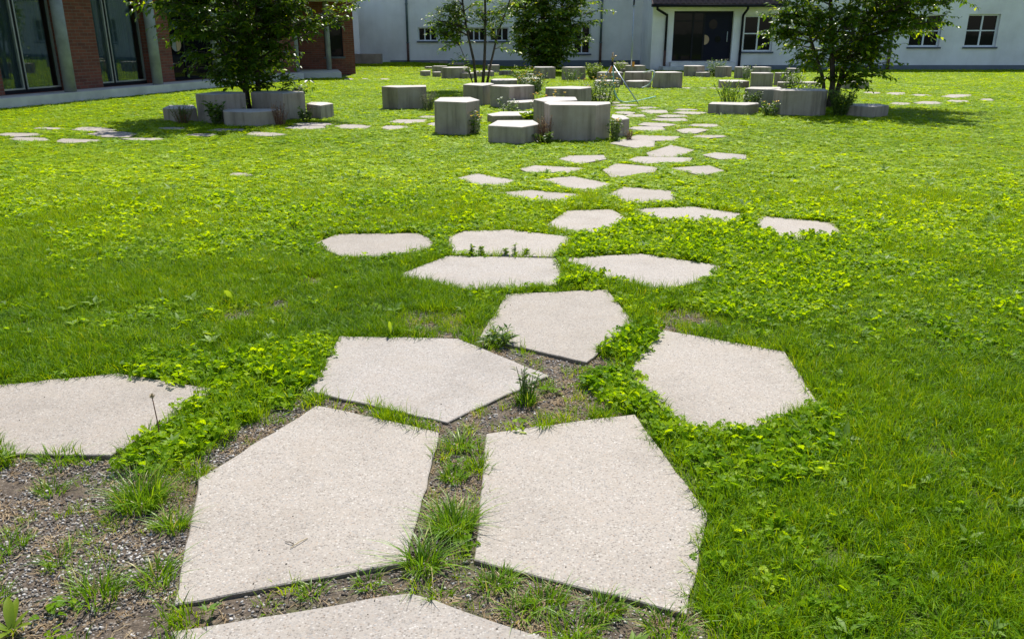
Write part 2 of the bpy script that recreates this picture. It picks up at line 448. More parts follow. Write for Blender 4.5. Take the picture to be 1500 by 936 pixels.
def m_slab():
    m, nt, b = new_mat("washed_concrete_slab")
    p = position(nt)
    v1 = N(nt, "ShaderNodeTexVoronoi"); v1.inputs['Scale'].default_value = 150; L(nt, p, v1.inputs['Vector'])
    v2 = N(nt, "ShaderNodeTexVoronoi"); v2.inputs['Scale'].default_value = 75; L(nt, p, v2.inputs['Vector'])
    s1 = N(nt, "ShaderNodeSeparateColor"); L(nt, v1.outputs['Color'], s1.inputs[0])
    s2 = N(nt, "ShaderNodeSeparateColor"); L(nt, v2.outputs['Color'], s2.inputs[0])
    agg = ramp(nt, s1.outputs[0], [(0, (.16,.135,.115)), (.2, (.29,.265,.24)), (.45, (.41,.375,.335)), (.6, (.45,.41,.365)), (.72, (.28,.28,.285)), (.84, (.40,.315,.25)), (.92, (.48,.45,.415)), (1, (.60,.575,.545))])
    cement = mixc(nt, noise(nt, p, 260, 3), (.345,.31,.275), (.445,.405,.365))
    inch = math2(nt, 'LESS_THAN', v1.outputs['Distance'], .56)
    c = mixc(nt, math2(nt, 'MULTIPLY', inch, .8), cement, agg)
    # a few larger pale or slate pebbles
    big = math2(nt, 'MULTIPLY', math2(nt, 'GREATER_THAN', s2.outputs[1], .9), math2(nt, 'LESS_THAN', v2.outputs['Distance'], .27))
    bigc = ramp(nt, s2.outputs[0], [(0, (.30,.31,.33)), (.35, (.60,.57,.53)), (.7, (.46,.37,.30)), (1, (.64,.62,.58))])
    c = mixc(nt, math2(nt, 'MULTIPLY', big, .75), c, bigc)
    # broad weathering, a few faint stains
    st = noise(nt, p, 2.2, 6, .62)
    c = mixc(nt, 1.0, c, ramp(nt, st, [(.28, (.80,.79,.77)), (.5, (.97,.97,.96)), (.72, (1.0,1.0,1.0))]), 'MULTIPLY')
    # dark pits
    v3 = N(nt, "ShaderNodeTexVoronoi"); v3.inputs['Scale'].default_value = 26; L(nt, p, v3.inputs['Vector'])
    s3 = N(nt, "ShaderNodeSeparateColor"); L(nt, v3.outputs['Color'], s3.inputs[0])
    pit = math2(nt, 'MULTIPLY', math2(nt, 'GREATER_THAN', s3.outputs[0], .82), math2(nt, 'LESS_THAN', v3.outputs['Distance'], .075))
    c = mixc(nt, math2(nt, 'MULTIPLY', pit, .8), c, (.10,.08,.065))
    # slab to slab tone
    oi = N(nt, "ShaderNodeObjectInfo")
    c = mixc(nt, 1.0, c, ramp(nt, oi.outputs['Random'], [(0, (.88,.875,.87)), (.5, (1,1,1)), (1, (.95,.965,1.0))]), 'MULTIPLY')
    c = mixc(nt, 1.0, c, (.79,.775,.75), 'MULTIPLY')
    # thin film of earth in drifting patches, and earth caked on the sawn sides
    ds = ramp(nt, noise(nt, p, 4.5, 8, .7), [(.50, (0,0,0)), (.74, (.45,.45,.45))])
    c = mixc(nt, ds, c, (.27,.225,.175))
    nz = N(nt, "ShaderNodeSeparateXYZ"); L(nt, N(nt, "ShaderNodeNewGeometry").outputs['True Normal'], nz.inputs[0])
    side = math2(nt, 'LESS_THAN', nz.outputs[2], .4)
    c = mixc(nt, math2(nt, 'MULTIPLY', side, ramp(nt, noise(nt, p, 30, 5, .6), [(.3, (.45,.45,.45)), (.6, (.95,.95,.95))])), c, (.15,.115,.08))
    L(nt, c, b.inputs['Base Color'])
    b.inputs['Roughness'].default_value = .8
    h = math2(nt, 'ADD', math2(nt, 'MULTIPLY', v1.outputs['Distance'], -.6), math2(nt, 'MULTIPLY', pit, -1.5))
    bump(nt, h, b, .35, .004)
    return m

def m_block():
    m, nt, b = new_mat("cast_concrete_block")
    p = position(nt)
    st = noise(nt, scaled(nt, p, (9, 9, .8)), 1.0, 5, .6)
    base = ramp(nt, noise(nt, p, 3.5, 6, .6), [(.3, (.29,.225,.18)), (.55, (.38,.305,.25)), (.75, (.43,.355,.295))])
    c = mixc(nt, 1.0, base, ramp(nt, st, [(.36, (.50,.46,.40)), (.5, (.9,.88,.85)), (.7, (1,1,1))]), 'MULTIPLY')
    # reddish drip stains
    rs = noise(nt, scaled(nt, p, (6, 6, .45)), 1.3, 4, .6)
    c = mixc(nt, math2(nt, 'MULTIPLY', ramp(nt, rs, [(.58, (0,0,0)), (.7, (1,1,1))]), .35), c, (.24,.17,.12))
    c = mixc(nt, math2(nt, 'MULTIPLY', noise(nt, p, 90, 2), .35), c, (.44,.405,.36))
    oi = N(nt, "ShaderNodeObjectInfo")
    nz = N(nt, "ShaderNodeSeparateXYZ"); L(nt, N(nt, "ShaderNodeNewGeometry").outputs['True Normal'], nz.inputs[0])
    top = math2(nt, 'GREATER_THAN', nz.outputs[2], .7)
    c = mixc(nt, top, c, ramp(nt, noise(nt, p, 6, 7, .65), [(.3, (.36,.335,.30)), (.6, (.47,.445,.41))]))
    c = mixc(nt, 1.0, c, ramp(nt, oi.outputs['Random'], [(0, (.86,.86,.86)), (1, (1.08,1.06,1.04))]), 'MULTIPLY')
    L(nt, c, b.inputs['Base Color'])
    b.inputs['Roughness'].default_value = .85
    bump(nt, noise(nt, p, 60, 5, .65), b, .3, .006)
    return m

def m_soil():
    m, nt, b = new_mat("lawn_soil")
    p = position(nt)
    a = N(nt, "ShaderNodeAttribute", attribute_name='lawn')
    soil = ramp(nt, noise(nt, p, 22, 8, .7), [(.28, (.028,.020,.013)), (.5, (.082,.061,.042)), (.7, (.17,.133,.097))])
    v = N(nt, "ShaderNodeTexVoronoi"); v.inputs['Scale'].default_value = 120; L(nt, p, v.inputs['Vector'])
    sp = N(nt, "ShaderNodeSeparateColor"); L(nt, v.outputs['Color'], sp.inputs[0])
    grit = ramp(nt, sp.outputs[0], [(0, (.03,.022,.016)), (.5, (.10,.078,.055)), (.8, (.19,.16,.13)), (1, (.34,.31,.27))])
    soil = mixc(nt, math2(nt, 'MULTIPLY', math2(nt, 'LESS_THAN', v.outputs['Distance'], .45), ramp(nt, noise(nt, p, 5, 3), [(.4, (0,0,0)), (.6, (.9,.9,.9))])), soil, grit)
    thatch = ramp(nt, noise(nt, p, 14, 8, .7), [(.3, (.028,.045,.007)), (.5, (.06,.09,.011)), (.7, (.11,.13,.022))])
    L(nt, mixc(nt, a.outputs['Fac'], soil, thatch), b.inputs['Base Color'])
    b.inputs['Roughness'].default_value = .95
    bump(nt, math2(nt, 'ADD', noise(nt, p, 45, 8, .7), math2(nt, 'MULTIPLY', v.outputs['Distance'], -.4)), b, .7, .012)
    return m

def m_leaf(name, stops, trans=.45, rough=.42, spec=.4, inst=False, tboost=(1.25, 1.15, .55)):
    m, nt, b = new_mat(name)
    t = N(nt, "ShaderNodeAttribute", attribute_name='tint').outputs['Fac']
    if inst:
        ai = N(nt, "ShaderNodeAttribute", attribute_name='itint', attribute_type='INSTANCER').outputs['Fac']
        t = math2(nt, 'ADD', math2(nt, 'MULTIPLY', t, .5), math2(nt, 'MULTIPLY', ai, .5), True)
    c = ramp(nt, t, stops)
    L(nt, c, b.inputs['Base Color'])
    b.inputs['Roughness'].default_value = rough
    b.inputs['Specular IOR Level'].default_value = spec
    tr = N(nt, "ShaderNodeBsdfTranslucent")
    L(nt, mixc(nt, 1.0, c, tboost, 'MULTIPLY'), tr.inputs[0])
    mx = N(nt, "ShaderNodeMixShader"); mx.inputs[0].default_value = trans
    L(nt, b.outputs[0], mx.inputs[1]); L(nt, tr.outputs[0], mx.inputs[2])
    L(nt, mx.outputs[0], nt.nodes["Material Output"].inputs[0])
    return m

def m_brick():
    m, nt, b = new_mat("red_brick")
    p = objco(nt)
    s = N(nt, "ShaderNodeSeparateXYZ"); L(nt, p, s.inputs[0])
    cmb = N(nt, "ShaderNodeCombineXYZ")
    L(nt, math2(nt, 'ADD', s.outputs[0], s.outputs[1]), cmb.inputs[0]); L(nt, s.outputs[2], cmb.inputs[1])
    br = N(nt, "ShaderNodeTexBrick"); L(nt, cmb.outputs[0], br.inputs['Vector'])
    br.inputs['Scale'].default_value = 1.0
    br.inputs['Brick Width'].default_value = .25; br.inputs['Row Height'].default_value = .077
    br.inputs['Mortar Size'].default_value = .007; br.inputs['Mortar Smooth'].default_value = .2
    br.inputs['Color1'].default_value = (.22,.062,.036,1); br.inputs['Color2'].default_value = (.13,.036,.024,1)
    br.inputs['Mortar'].default_value = (.17,.12,.09,1); br.inputs['Bias'].default_value = -.15
    c = mixc(nt, 1.0, br.outputs[0], ramp(nt, noise(nt, p, 5, 5), [(.3, (.8,.8,.8)), (.7, (1.1,1.1,1.1))]), 'MULTIPLY')
    L(nt, c, b.inputs['Base Color']); b.inputs['Roughness'].default_value = .85
    bump(nt, br.outputs['Fac'], b, -.6, .008)
    return m

def m_stucco():
    m, nt, b = new_mat("white_stucco")
    p = position(nt)
    c = ramp(nt, noise(nt, p, .7, 6, .6), [(.32, (.71,.68,.67)), (.6, (.87,.84,.835))])
    st = noise(nt, scaled(nt, p, (3, 3, .3)), 1.0, 5, .6)
    c = mixc(nt, 1.0, c, ramp(nt, st, [(.3, (.94,.935,.92)), (.55, (1,1,1))]), 'MULTIPLY')
    L(nt, c, b.inputs['Base Color']); b.inputs['Roughness'].default_value = .9
    bump(nt, noise(nt, p, 35, 6, .7), b, .35, .02)
    return m

def m_glass(name, c=(.006,.007,.010), rough=.03):
    m, nt, b = new_mat(name)
    b.inputs['Base Color'].default_value = (*c, 1); b.inputs['Roughness'].default_value = rough
    b.inputs['Specular IOR Level'].default_value = .14
    bump(nt, noise(nt, position(nt), 1.5, 2), b, .03, .05)
    return m
def m_clearglass():
    m, nt, b = new_mat("clear_window_glass")
    tr = N(nt, "ShaderNodeBsdfTransparent"); tr.inputs[0].default_value = (.82,.88,.88,1)
    gl = N(nt, "ShaderNodeBsdfGlossy"); gl.inputs['Roughness'].default_value = .02
    fr = N(nt, "ShaderNodeFresnel"); fr.inputs[0].default_value = 1.5
    f = math2(nt, 'ADD', math2(nt, 'MULTIPLY', fr.outputs[0], .17), .012, True)
    mx = N(nt, "ShaderNodeMixShader")
    L(nt, f, mx.inputs[0]); L(nt, tr.outputs[0], mx.inputs[1]); L(nt, gl.outputs[0], mx.inputs[2])
    L(nt, mx.outputs[0], nt.nodes["Material Output"].inputs[0])
    return m

M = {}
M['slab'] = m_slab(); M['block'] = m_block(); M['soil'] = m_soil(); M['brick'] = m_brick(); M['stucco'] = m_stucco()
M['darkglass'] = m_glass("dark_window_glass"); M['glass'] = m_clearglass()
M['concrete'] = m_plain("smooth_concrete", (.60,.58,.54), .8, 0, .16, 2.5, .2)
M['column'] = m_plain("column_concrete", (.27,.28,.27), .7, 0, .25, 3.5, .2)
M['plinthpaint'] = m_plain("grey_plinth_paint", (.13,.15,.18), .8, 0, .12, 2)
M['whitepaint'] = m_plain("white_frame_paint", (.74,.75,.77), .45, 0, .04, 3)
M['alu'] = m_plain("aluminium_frame", (.42,.43,.43), .4, .7, .08, 4)
M['darkmetal'] = m_plain("dark_metal", (.018,.018,.022), .5, .3, .15, 4)
M['navy'] = m_plain("navy_door_paint", (.007,.008,.02), .45, 0, .1, 3)
for k_ in ('navy', 'darkmetal'): M[k_].node_tree.nodes['Principled BSDF'].inputs['Specular IOR Level'].default_value = .12
M['sill'] = m_plain("grey_stone_sill", (.10,.11,.13), .8, 0, .12, 5)
M['zinc'] = m_plain("blue_grey_zinc", (.12,.16,.18), .55, .4, .2, 5)
M['rust'] = m_plain("rusty_brown_pipe", (.11,.055,.04), .7, .2, .3, 7)
M['curtain'] = m_plain("pale_blue_curtain", (.09,.12,.14), .9, 0, .1, 3)
M['interior'] = m_plain("dim_interior", (.10,.10,.10), .9, 0, .1, 2)
M['wood'] = m_plain("pale_wood", (.45,.30,.17), .6, 0, .15, 5)
M['tile'] = m_plain("brown_roof_tile", (.085,.048,.038), .8, 0, .35, 9, .3)
M['bark'] = m_plain("grey_brown_bark", (.075,.055,.042), .9, 0, .35, 18, .5)
M['stem'] = m_plain("green_stem", (.10,.15,.03), .7, 0, .2, 20)
M['redstem'] = m_plain("reddish_stem", (.17,.07,.04), .7, 0, .2, 20)
M['brass'] = m_plain("brass", (.42,.30,.16), .4, .7, .15, 12)
M['steel'] = m_plain("galvanised_steel", (.38,.42,.48), .4, .6, .12, 12)
M['orange'] = m_plain("orange_plastic", (.75,.26,.02), .5, 0, .05, 5)
M['hose'] = m_plain("pale_green_hose", (.22,.46,.36), .45, 0, .08, 8)
M['whitehose'] = m_plain("pale_hose", (.55,.62,.55), .45, 0, .08, 8)
M['yellow'] = m_plain("yellow_petals", (.75,.45,.02), .6, 0, .15, 30)
M['whiteflower'] = m_plain("white_petals", (.72,.72,.66), .7, 0, .05, 30)
M['straw'] = m_plain("dry_straw", (.42,.34,.20), .8, 0, .25, 30)
M['crumb'] = m_plain("dark_crumb", (.06,.042,.03), .9, 0, .4, 60)
M['terracotta'] = m_plain("old_masonry", (.33,.27,.23), .9, 0, .2, 4, .3)

GRASS = [(0, (.022,.072,.002)), (.3, (.080,.20,.003)), (.6, (.195,.355,.004)), (.88, (.37,.49,.006)), (.96, (.44,.42,.04)), (1, (.50,.38,.16))]
CLOVER = [(0, (.04,.13,.002)), (.3, (.15,.30,.003)), (.6, (.31,.475,.003)), (1, (.46,.58,.005))]
M['grass'] = m_leaf("grass_blades", GRASS, .45, .5, .16, True, tboost=(1.45,1.15,.4))
M['clover'] = m_leaf("clover_leaves", CLOVER, .58, .48, .15, True, tboost=(1.4,1.2,.4))
M['weed'] = m_leaf("weed_leaves", [(0, (.10,.20,.03)), (.5, (.18,.30,.05)), (1, (.26,.38,.08))], .45, .5, .2, True)
M['tuft'] = m_leaf("tuft_blades", [(0, (.06,.15,.006)), (.5, (.14,.28,.010)), (.8, (.25,.39,.014)), (.93, (.38,.36,.08)), (1, (.46,.37,.18))], .42, .42, .4)
M['cherry'] = m_leaf("cherry_leaves", [(0, (.040,.095,.006)), (.5, (.085,.17,.008)), (.85, (.17,.28,.010)), (1, (.38,.48,.015))], .55, .36, .45, tboost=(1.4,1.2,.4))
M['darkcherry'] = m_leaf("dark_tree_leaves", [(0, (.032,.076,.005)), (.5, (.066,.135,.007)), (.85, (.13,.225,.010)), (1, (.38,.47,.015))], .55, .36, .5, tboost=(1.4,1.2,.4))
M['ash'] = m_leaf("light_tree_leaves", [(0, (.05,.11,.012)), (.5, (.115,.21,.018)), (.85, (.21,.32,.025)), (1, (.40,.46,.05))], .45, .42, .4)
M['shrub'] = m_leaf("shrub_leaves", [(0, (.032,.08,.010)), (.5, (.075,.15,.015)), (1, (.20,.29,.025))], .42, .42, .4)
M['bright'] = m_leaf("bright_young_leaves", [(0, (.10,.20,.015)), (1, (.26,.36,.03))], .55, .4, .35)
M['lavender'] = m_leaf("grey_green_leaves", [(0, (.09,.10,.07)), (.6, (.16,.17,.12)), (1, (.26,.22,.19))], .3, .6, .2, tboost=(1,1,.9))
M['dry'] = m_leaf("dry_flower_spikes", [(0, (.13,.09,.05)), (.6, (.24,.17,.10)), (1, (.36,.26,.17))], .3, .7, .2, tboost=(1,1,.9))

# ------------------------------------------------------------------ ground
ALLSLAB = [ccw(p) for p in MAIN + LEFT + RIGHT + FAR]
def axis(lo, hi, near0, near1, fine, grow):
    a = list(np.arange(near0, near1, fine)); s = fine; x = near1
    while x < hi: a.append(x); s = min(s * grow, (hi - near1) / 6); x += s
    a.append(hi)
    s = fine; x = near0 - fine; b = []
    while x > lo: b.append(x); s = min(s * grow, (near0 - lo) / 6); x -= s
    b.append(lo)
    return np.array(b[::-1] + a)
xs = axis(-250, 250, -2.6, 2.6, .045, 1.12); ys = axis(-300, 420, 1.2, 6.5, .045, 1.1)
GX, GY = np.meshgrid(xs, ys)
gx, gy = GX.ravel(), GY.ravel()
gz = ground_z(gx, gy)
nx, ny = len(xs), len(ys)
ii = (np.arange(ny-1)[:, None] * nx + np.arange(nx-1)[None, :]).ravel()
T = np.concatenate([np.stack([ii, ii+1, ii+nx+1], 1), np.stack([ii, ii+nx+1, ii+nx], 1)])
me = np_mesh("ground", np.stack([gx, gy, gz], 1), T, M['soil'], smooth=True)
sd_soil = sdist(gx, gy, SOIL, .6)
lawn = sstep(-.02, .06, sd_soil + (fnoise(gx, gy, 9) - .5) * .12)
at_ = me.attributes.new('lawn', 'FLOAT', 'POINT'); at_.data.foreach_set('value', lawn.astype(np.float32))
tag(link(bpy.data.objects.new("ground", me)), kind='structure')

# ------------------------------------------------------------------ paths of polygonal slabs
def slab(poly, parent, top=.012):
    poly = ccw(poly)
    cx = sum(p[0] for p in poly)/len(poly); cy = sum(p[1] for p in poly)/len(poly)
    zb = float(ground_z(np.array([cx]), np.array([cy]))[0]) if cy > 30 else 0
    pts = []
    step = .07 if cy < 7 else .3
    for i in range(len(poly)):
        a, b = poly[i], poly[(i+1) % len(poly)]
        n = max(1, int(math.hypot(b[0]-a[0], b[1]-a[1]) / step))
        for k in range(n):
            t = k / n
            j = .0026 if k else .004
            pts.append((a[0]+(b[0]-a[0])*t - cx + random.gauss(0, j), a[1]+(b[1]-a[1])*t - cy + random.gauss(0, j)))
    mb = MB().prism(pts, -.05, top, .0035)
    o = mb.build("paving_slab", M['slab'], parent, loc=(cx, cy, zb))
    o.rotation_euler = (random.gauss(0, .0025), random.gauss(0, .0025), 0)
    return o
for label, polys in (("main", MAIN), ("left", LEFT), ("right", RIGHT), ("far", FAR)):
    e = empty("path"); e['kind'] = 'structure'
    for p in polys: slab(p, e, .012 if max(q[1] for q in p) < 9.9 else (.018 if label == 'main' else .015))

# ------------------------------------------------------------------ windows, walls
def wall_holes(x0, x1, z0, z1, holes, depth):
    """wall slab in the local xz plane (front at y=0, back at y=depth) with rectangular openings and their reveals"""
    mb = MB()
    X = sorted({x0, x1} | {h[0] for h in holes} | {h[1] for h in holes})
    Z = sorted({z0, z1} | {h[2] for h in holes} | {h[3] for h in holes})
    def hole(xm, zm): return any(h[0] < xm < h[1] and h[2] < zm < h[3] for h in holes)
    for i in range(len(X)-1):
        for j in range(len(Z)-1):
            a, b, c, d = X[i], X[i+1], Z[j], Z[j+1]
            if hole((a+b)/2, (c+d)/2): continue
            mb.quad((a,0,c),(b,0,c),(b,0,d),(a,0,d)); mb.quad((b,depth,c),(a,depth,c),(a,depth,d),(b,depth,d))
    for a, b, c, d in holes:
        mb.quad((a,0,c),(a,0,d),(a,depth,d),(a,depth,c)); mb.quad((b,0,d),(b,0,c),(b,depth,c),(b,depth,d))
        mb.quad((a,0,d),(b,0,d),(b,depth,d),(a,depth,d)); mb.quad((b,0,c),(a,0,c),(a,depth,c),(b,depth,c))
    mb.quad((x0,0,z0),(x0,0,z1),(x0,depth,z1),(x0,depth,z0)); mb.quad((x1,0,z1),(x1,0,z0),(x1,depth,z0),(x1,depth,z1))
    mb.quad((x0,0,z1),(x1,0,z1),(x1,depth,z1),(x0,depth,z1))
    return mb
def window(parent, x0, x1, z0, z1, y, nx, nz, fmat, gmat, bar=.06, sill=True, zsplit=None):
    mb = MB()
    d = .05
    mb.box(x0, x1, y, y+d, z0, z0+bar); mb.box(x0, x1, y, y+d, z1-bar, z1)
    mb.box(x0, x0+bar, y+.001, y+d-.001, z0+bar, z1-bar); mb.box(x1-bar, x1, y+.001, y+d-.001, z0+bar, z1-bar)
    xc = [x0+bar + (x1-x0-2*bar)*i/nx for i in range(nx+1)]
    zc = [z0+bar + (z1-z0-2*bar)*i/nz for i in range(nz+1)]
    if zsplit: zc[1] = zsplit
    for x in xc[1:-1]: mb.box(x-bar*.55, x+bar*.55, y-.012, y+d-.004, z0+bar, z1-bar)
    for z in zc[1:-1]: mb.box(x0+bar, x1-bar, y+.004, y+d-.008, z-bar*.4, z+bar*.4)
    w = mb.build("window", fmat, parent)
    for i in range(nx):
        for j in range(nz):
            MB().box(xc[i]-.005, xc[i+1]+.005, y+.022, y+.03, zc[j]-.005, zc[j+1]+.005).build("pane", gmat, w)
    if sill:
        MB().box(x0-.06, x1+.06, -.07, y, z0-.07, z0-.003).build("sill", M['sill'], w)
    return w

# ------------------------------------------------------------------ red brick building with round columns
BA = R(72.05)
bb_ = empty("brick_building", (-10.954, 18.233, 0), BA)
tag(bb_, "red brick building with round concrete columns on a pale plinth", "building")
ZT = 2.85
holes = [(.82, 2.66, .22, 2.7), (3.76, 5.61, .22, 2.7), (6.49, 11.2, .22, 2.7)]
w = wall_holes(-6, 13.0, .0, ZT, holes, .3).build("wall", M['brick'], bb_); w.location = (0, .7, 0)
MB().box(-6, 12.2, 0, .69, -.1, .22).build("plinth", M['concrete'], bb_)
MB().box(-6, 13.0, 1.01, 8, -.1, .2).build("floor", M['interior'], bb_)
MB().box(-6, 13.0, 8, 8.2, -.1, ZT).build("rear_wall", M['interior'], bb_)
MB().box(-6.2, -6.001, .7, 8.2, -.1, ZT).build("end_wall", M['brick'], bb_)
for x in (3.2, 6.05): MB().box(x-.06, x+.06, 1.01, 7.99, .2, ZT-.01).build("partition", M['interior'], bb_)
MB().box(-6.3, 16.2, -.05, 8.4, ZT, ZT+.3).build("roof", M['concrete'], bb_)
for u in (-3.6, -.7, 2.2, 5.2, 7.83, 10.38):
    MB().tube([(u, .22, .2), (u, .22, 1.5), (u, .22, ZT+.01)], .135, 24).build("column", M['column'], bb_, True)
for a, b, m_ in ((.82, 2.66, 1.62), (3.76, 5.61, 4.42)):
    y = .93; mb = MB()
    mb.box(a, b, y, y+.07, .22, .30)
    wd = mb.build("window", M['darkmetal'], bb_)
    fr = MB()
    for c, d in ((a+.02, m_-.035), (m_+.035, b-.02)):
        fr.box(c, d, y-.01, y+.05, .30, .335); fr.box(c, d, y-.01, y+.05, 2.62, 2.68)
        fr.box(c, c+.035, y-.009, y+.049, .335, 2.62); fr.box(d-.035, d, y-.009, y+.049, .335, 2.62)
        MB().box(c+.03, d-.03, y+.018, y+.026, .33, 2.63).build("pane", M['glass'], wd)
    fr.build("frame", M['alu'], wd)
    MB().box(m_-.03, m_+.03, y, y+.06, .301, 2.68).build("mullion", M['darkmetal'], wd)
    cv, cf = [], []
    n = 120
    for i in range(n+1):
        t = i/n; x = a+.05 + (b-a-.1)*t
        yy = y+.22 + .035*math.sin(t*62 + 2*math.sin(t*9)) + .015*math.sin(t*151)
        cv += [(x, yy, .26), (x + .01*math.sin(t*40), yy*1.0, 2.66)]
        if i: cf.append((2*i-2, 2*i, 2*i+1, 2*i-1))
    MB().add(cv, cf).build("curtain", M['curtain'], wd, True)
# glazed entrance behind the tree
e0, e1, ey = 6.49, 11.2, 1.1
dw = MB()
for x in (e0+.03, 7.55, 8.6, 9.7, 10.4, e1-.03): dw.box(x-.03, x+.03, ey, ey+.07, .22, 2.7)
dw.box(e0, e1, ey+.002, ey+.068, 2.62, 2.7); dw.box(e0, e1, ey+.002, ey+.068, .2, .27)
door = dw.build("entrance", M['darkmetal'], bb_)
for a, b in ((6.55, 7.52), (7.58, 8.57), (8.63, 9.67), (9.73, 10.37), (10.43, 11.14)):
    MB().box(a, b, ey+.03, ey+.038, .27, 2.62).build("pane", M['darkglass'], door)
def disc(cx, cy, cz, r, n=28, a0=0, a1=2*PI, sx=1.0):
    pts = [(cx + sx*r*math.cos(a0+(a1-a0)*k/n), cz + r*math.sin(a0+(a1-a0)*k/n)) for k in range(n+1)]
    mb = MB(); m_ = len(pts)
    mb.add([(x, cy, z) for x, z in pts] + [(x, cy+.012, z) for x, z in pts],
           [tuple(range(m_))[::-1], tuple(range(m_, 2*m_))] + [(k, (k+1) % m_, (k+1) % m_ + m_, k+m_) for k in range(m_)])
    return mb
disc(7.2, ey-.02, 1.22, .20, a0=-PI/2, a1=PI/2).build("door_disc", M['wood'], door)
disc(7.18, ey-.02, 1.22, .20, a0=PI/2, a1=3*PI/2).build("door_disc", M['column'], door)
disc(7.25, ey-.02, 1.78, .13).build("door_disc", M['zinc'], door)
# far wing, standing forward of the entrance
ang = math.atan2(33.3-32.4, -6.0+8.95)
def W2L(x, y):
    dx, dy = x+10.954, y-18.233
    return (dx*math.cos(BA)+dy*math.sin(BA), -dx*math.sin(BA)+dy*math.cos(BA))
wl = W2L(-9.6, 32.25)
wing = empty("brick_wing", (-9.6, 32.25, 0), R(14))
tag(wing, "far brick wing with a step slab and two slim columns", "building")
wall_holes(0, 3.72, 0, 2.6, [(1.12, 1.68, .66, 2.0), (2.62, 3.3, .66, 2.0)], .3).build("wall", M['brick'], wing)
MB().box(3.421, 3.719, .301, 8, 0, 2.6).build("side_wall", M['brick'], wing)
MB().box(0, .3, .301, 8, 0, 2.6).build("side_wall", M['brick'], wing)
for a, b in ((1.12, 1.68), (2.62, 3.3)):
    window(wing, a, b, .66, 2.0, .16, 1, 1, M['darkmetal'], M['darkglass'], .05)
MB().box(-.4, 3.9, -2.4, 8.2, 2.6, 2.9).build("roof", M['whitepaint'], wing)
MB().box(.9, 3.05, -2.6, -.01, -.1, .2).build("step_slab", M['concrete'], wing)
for a in (1.55, 2.72): MB().tube([(a, -1.9 if a < 2 else -.5, .19), (a, -1.9 if a < 2 else -.5, 2.61)], .095, 18).build("column", M['column'], wing, True)

# ------------------------------------------------------------------ white buildings at the back
wb = empty("white_building", (0, 40, 0))
tag(wb, "long white stucco building with a row of small sash windows", "building")
hs = [(-4.29, -3.43, 1.14, 1.72), (-3.18, -2.3, 1.14, 1.72), (-2.05, -1.2, 1.14, 1.72), (-1.02, -.16, 1.14, 1.72), (1.5, 2.35, .59, 1.81), (2.82, 3.58, .59, 1.81)]
wall_holes(-6.97, 5.9, -.1, 4.4, hs, .35).build("wall", M['stucco'], wb)
for i, h in enumerate(hs): window(wb, h[0], h[1], h[2], h[3], .17, 3 if i < 4 else 2, 1 if i < 4 else 2, M['whitepaint'], M['darkglass'], .045)
MB().box(-5.6, 5.88, -.03, -.002, -.1, .30).build("base_course", M['plinthpaint'], wb)
MB().box(-6.97, -6.62, .351, 11, -.1, 4.4).build("side_wall", M['stucco'], wb)
MB().box(-7.4, 6.4, -.5, 11.4, 4.4, 4.65).build("roof", M['tile'], wb)
def downpipe(parent, x, y, z0, zs, z1, top, bot, r=.05):
    d = MB().tube([(x, y, zs), (x, y, z1)], r, 12).build("downpipe", top, parent, True)
    MB().tube([(x, y, z0), (x, y, zs+.02)], r*1.12, 12).build("foot_pipe", bot, d, True)
    for z in (zs+.02, (zs+z1)/2, z1-.5): MB().tube([(x, y, z-.02), (x, y, z+.02)], r*1.35, 12).build("bracket", top, d)
for x in (-4.76, 4.05): downpipe(wb, x, -.09, -.05, 1.05, 4.4, M['zinc'], M['rust'])

eb = empty("entrance_building", (0, 37, 0))
tag(eb, "white building with a navy glazed entrance under a brown tiled porch roof", "building")
h2 = [(6.8, 9.31, .36, 2.36), (9.78, 11.02, .75, 2.19), (13.9, 15.2, .94, 2.22), (16.79, 18.09, .94, 2.22), (19.15, 20.49, .94, 2.24), (21.9, 23.2, .94, 2.24)]
wall_holes(5.9, 30, -.1, 4.2, h2, .35).build("wall", M['stucco'], eb)
for h in h2[1:]: window(eb, h[0], h[1], h[2], h[3], .15, 2, 2, M['whitepaint'], M['darkglass'], .06)
MB().box(9.9, 30, -.03, -.002, -.1, .20).build("base_course", M['plinthpaint'], eb)
MB().box(5.9, 6.25, .351, 9, -.1, 4.2).build("side_wall", M['stucco'], eb)
MB().box(5.5, 30.4, .9, 9.4, 4.2, 4.4).build("roof", M['tile'], eb)
en = MB()
y = .18
for x in (6.83, 7.65, 8.12, 9.28): en.box(x-.035, x+.035, y, y+.07, .36, 2.36)
en.box(6.8, 9.31, y+.002, y+.068, 2.28, 2.36); en.box(6.8, 9.31, y+.002, y+.068, .34, .42); en.box(6.8, 8.12, y+.003, y+.067, 1.95, 1.99)
en = en.build("entrance", M['darkmetal'], eb)
for a, b, c, d in ((6.86, 7.62, .42, 1.95), (7.68, 8.09, .42, 1.95), (6.86, 7.62, 1.99, 2.28), (7.68, 8.09, 1.99, 2.28)):
    MB().box(a, b, y+.03, y+.04, c, d).build("pane", M['darkglass'], en)
dr = MB().box(8.16, 9.25, y+.01, y+.06, .42, 2.28).build("door", M['navy'], en)
MB().tube([(9.12, y-.04, 1.15), (9.12, y-.04, 1.55)], .018, 8).build("handle", M['steel'], dr)
disc(8.17, y-.006, 1.22, .20, a0=-PI/2, a1=PI/2).build("door_disc", M['wood'], en)
disc(8.74, y-.006, 1.24, .13).build("door_disc", M['darkglass'], en)
disc(8.5, y-.006, 1.84, .2, sx=.9).build("door_disc", M['darkglass'], en)
MB().box(7.62, 7.70, y+.2, y+.28, .42, 1.9).build("inner_post", M['whitepaint'], en)
MB().box(6.3, 9.7, -.9, -.03, -.1, .16).build("step", M['concrete'], eb)
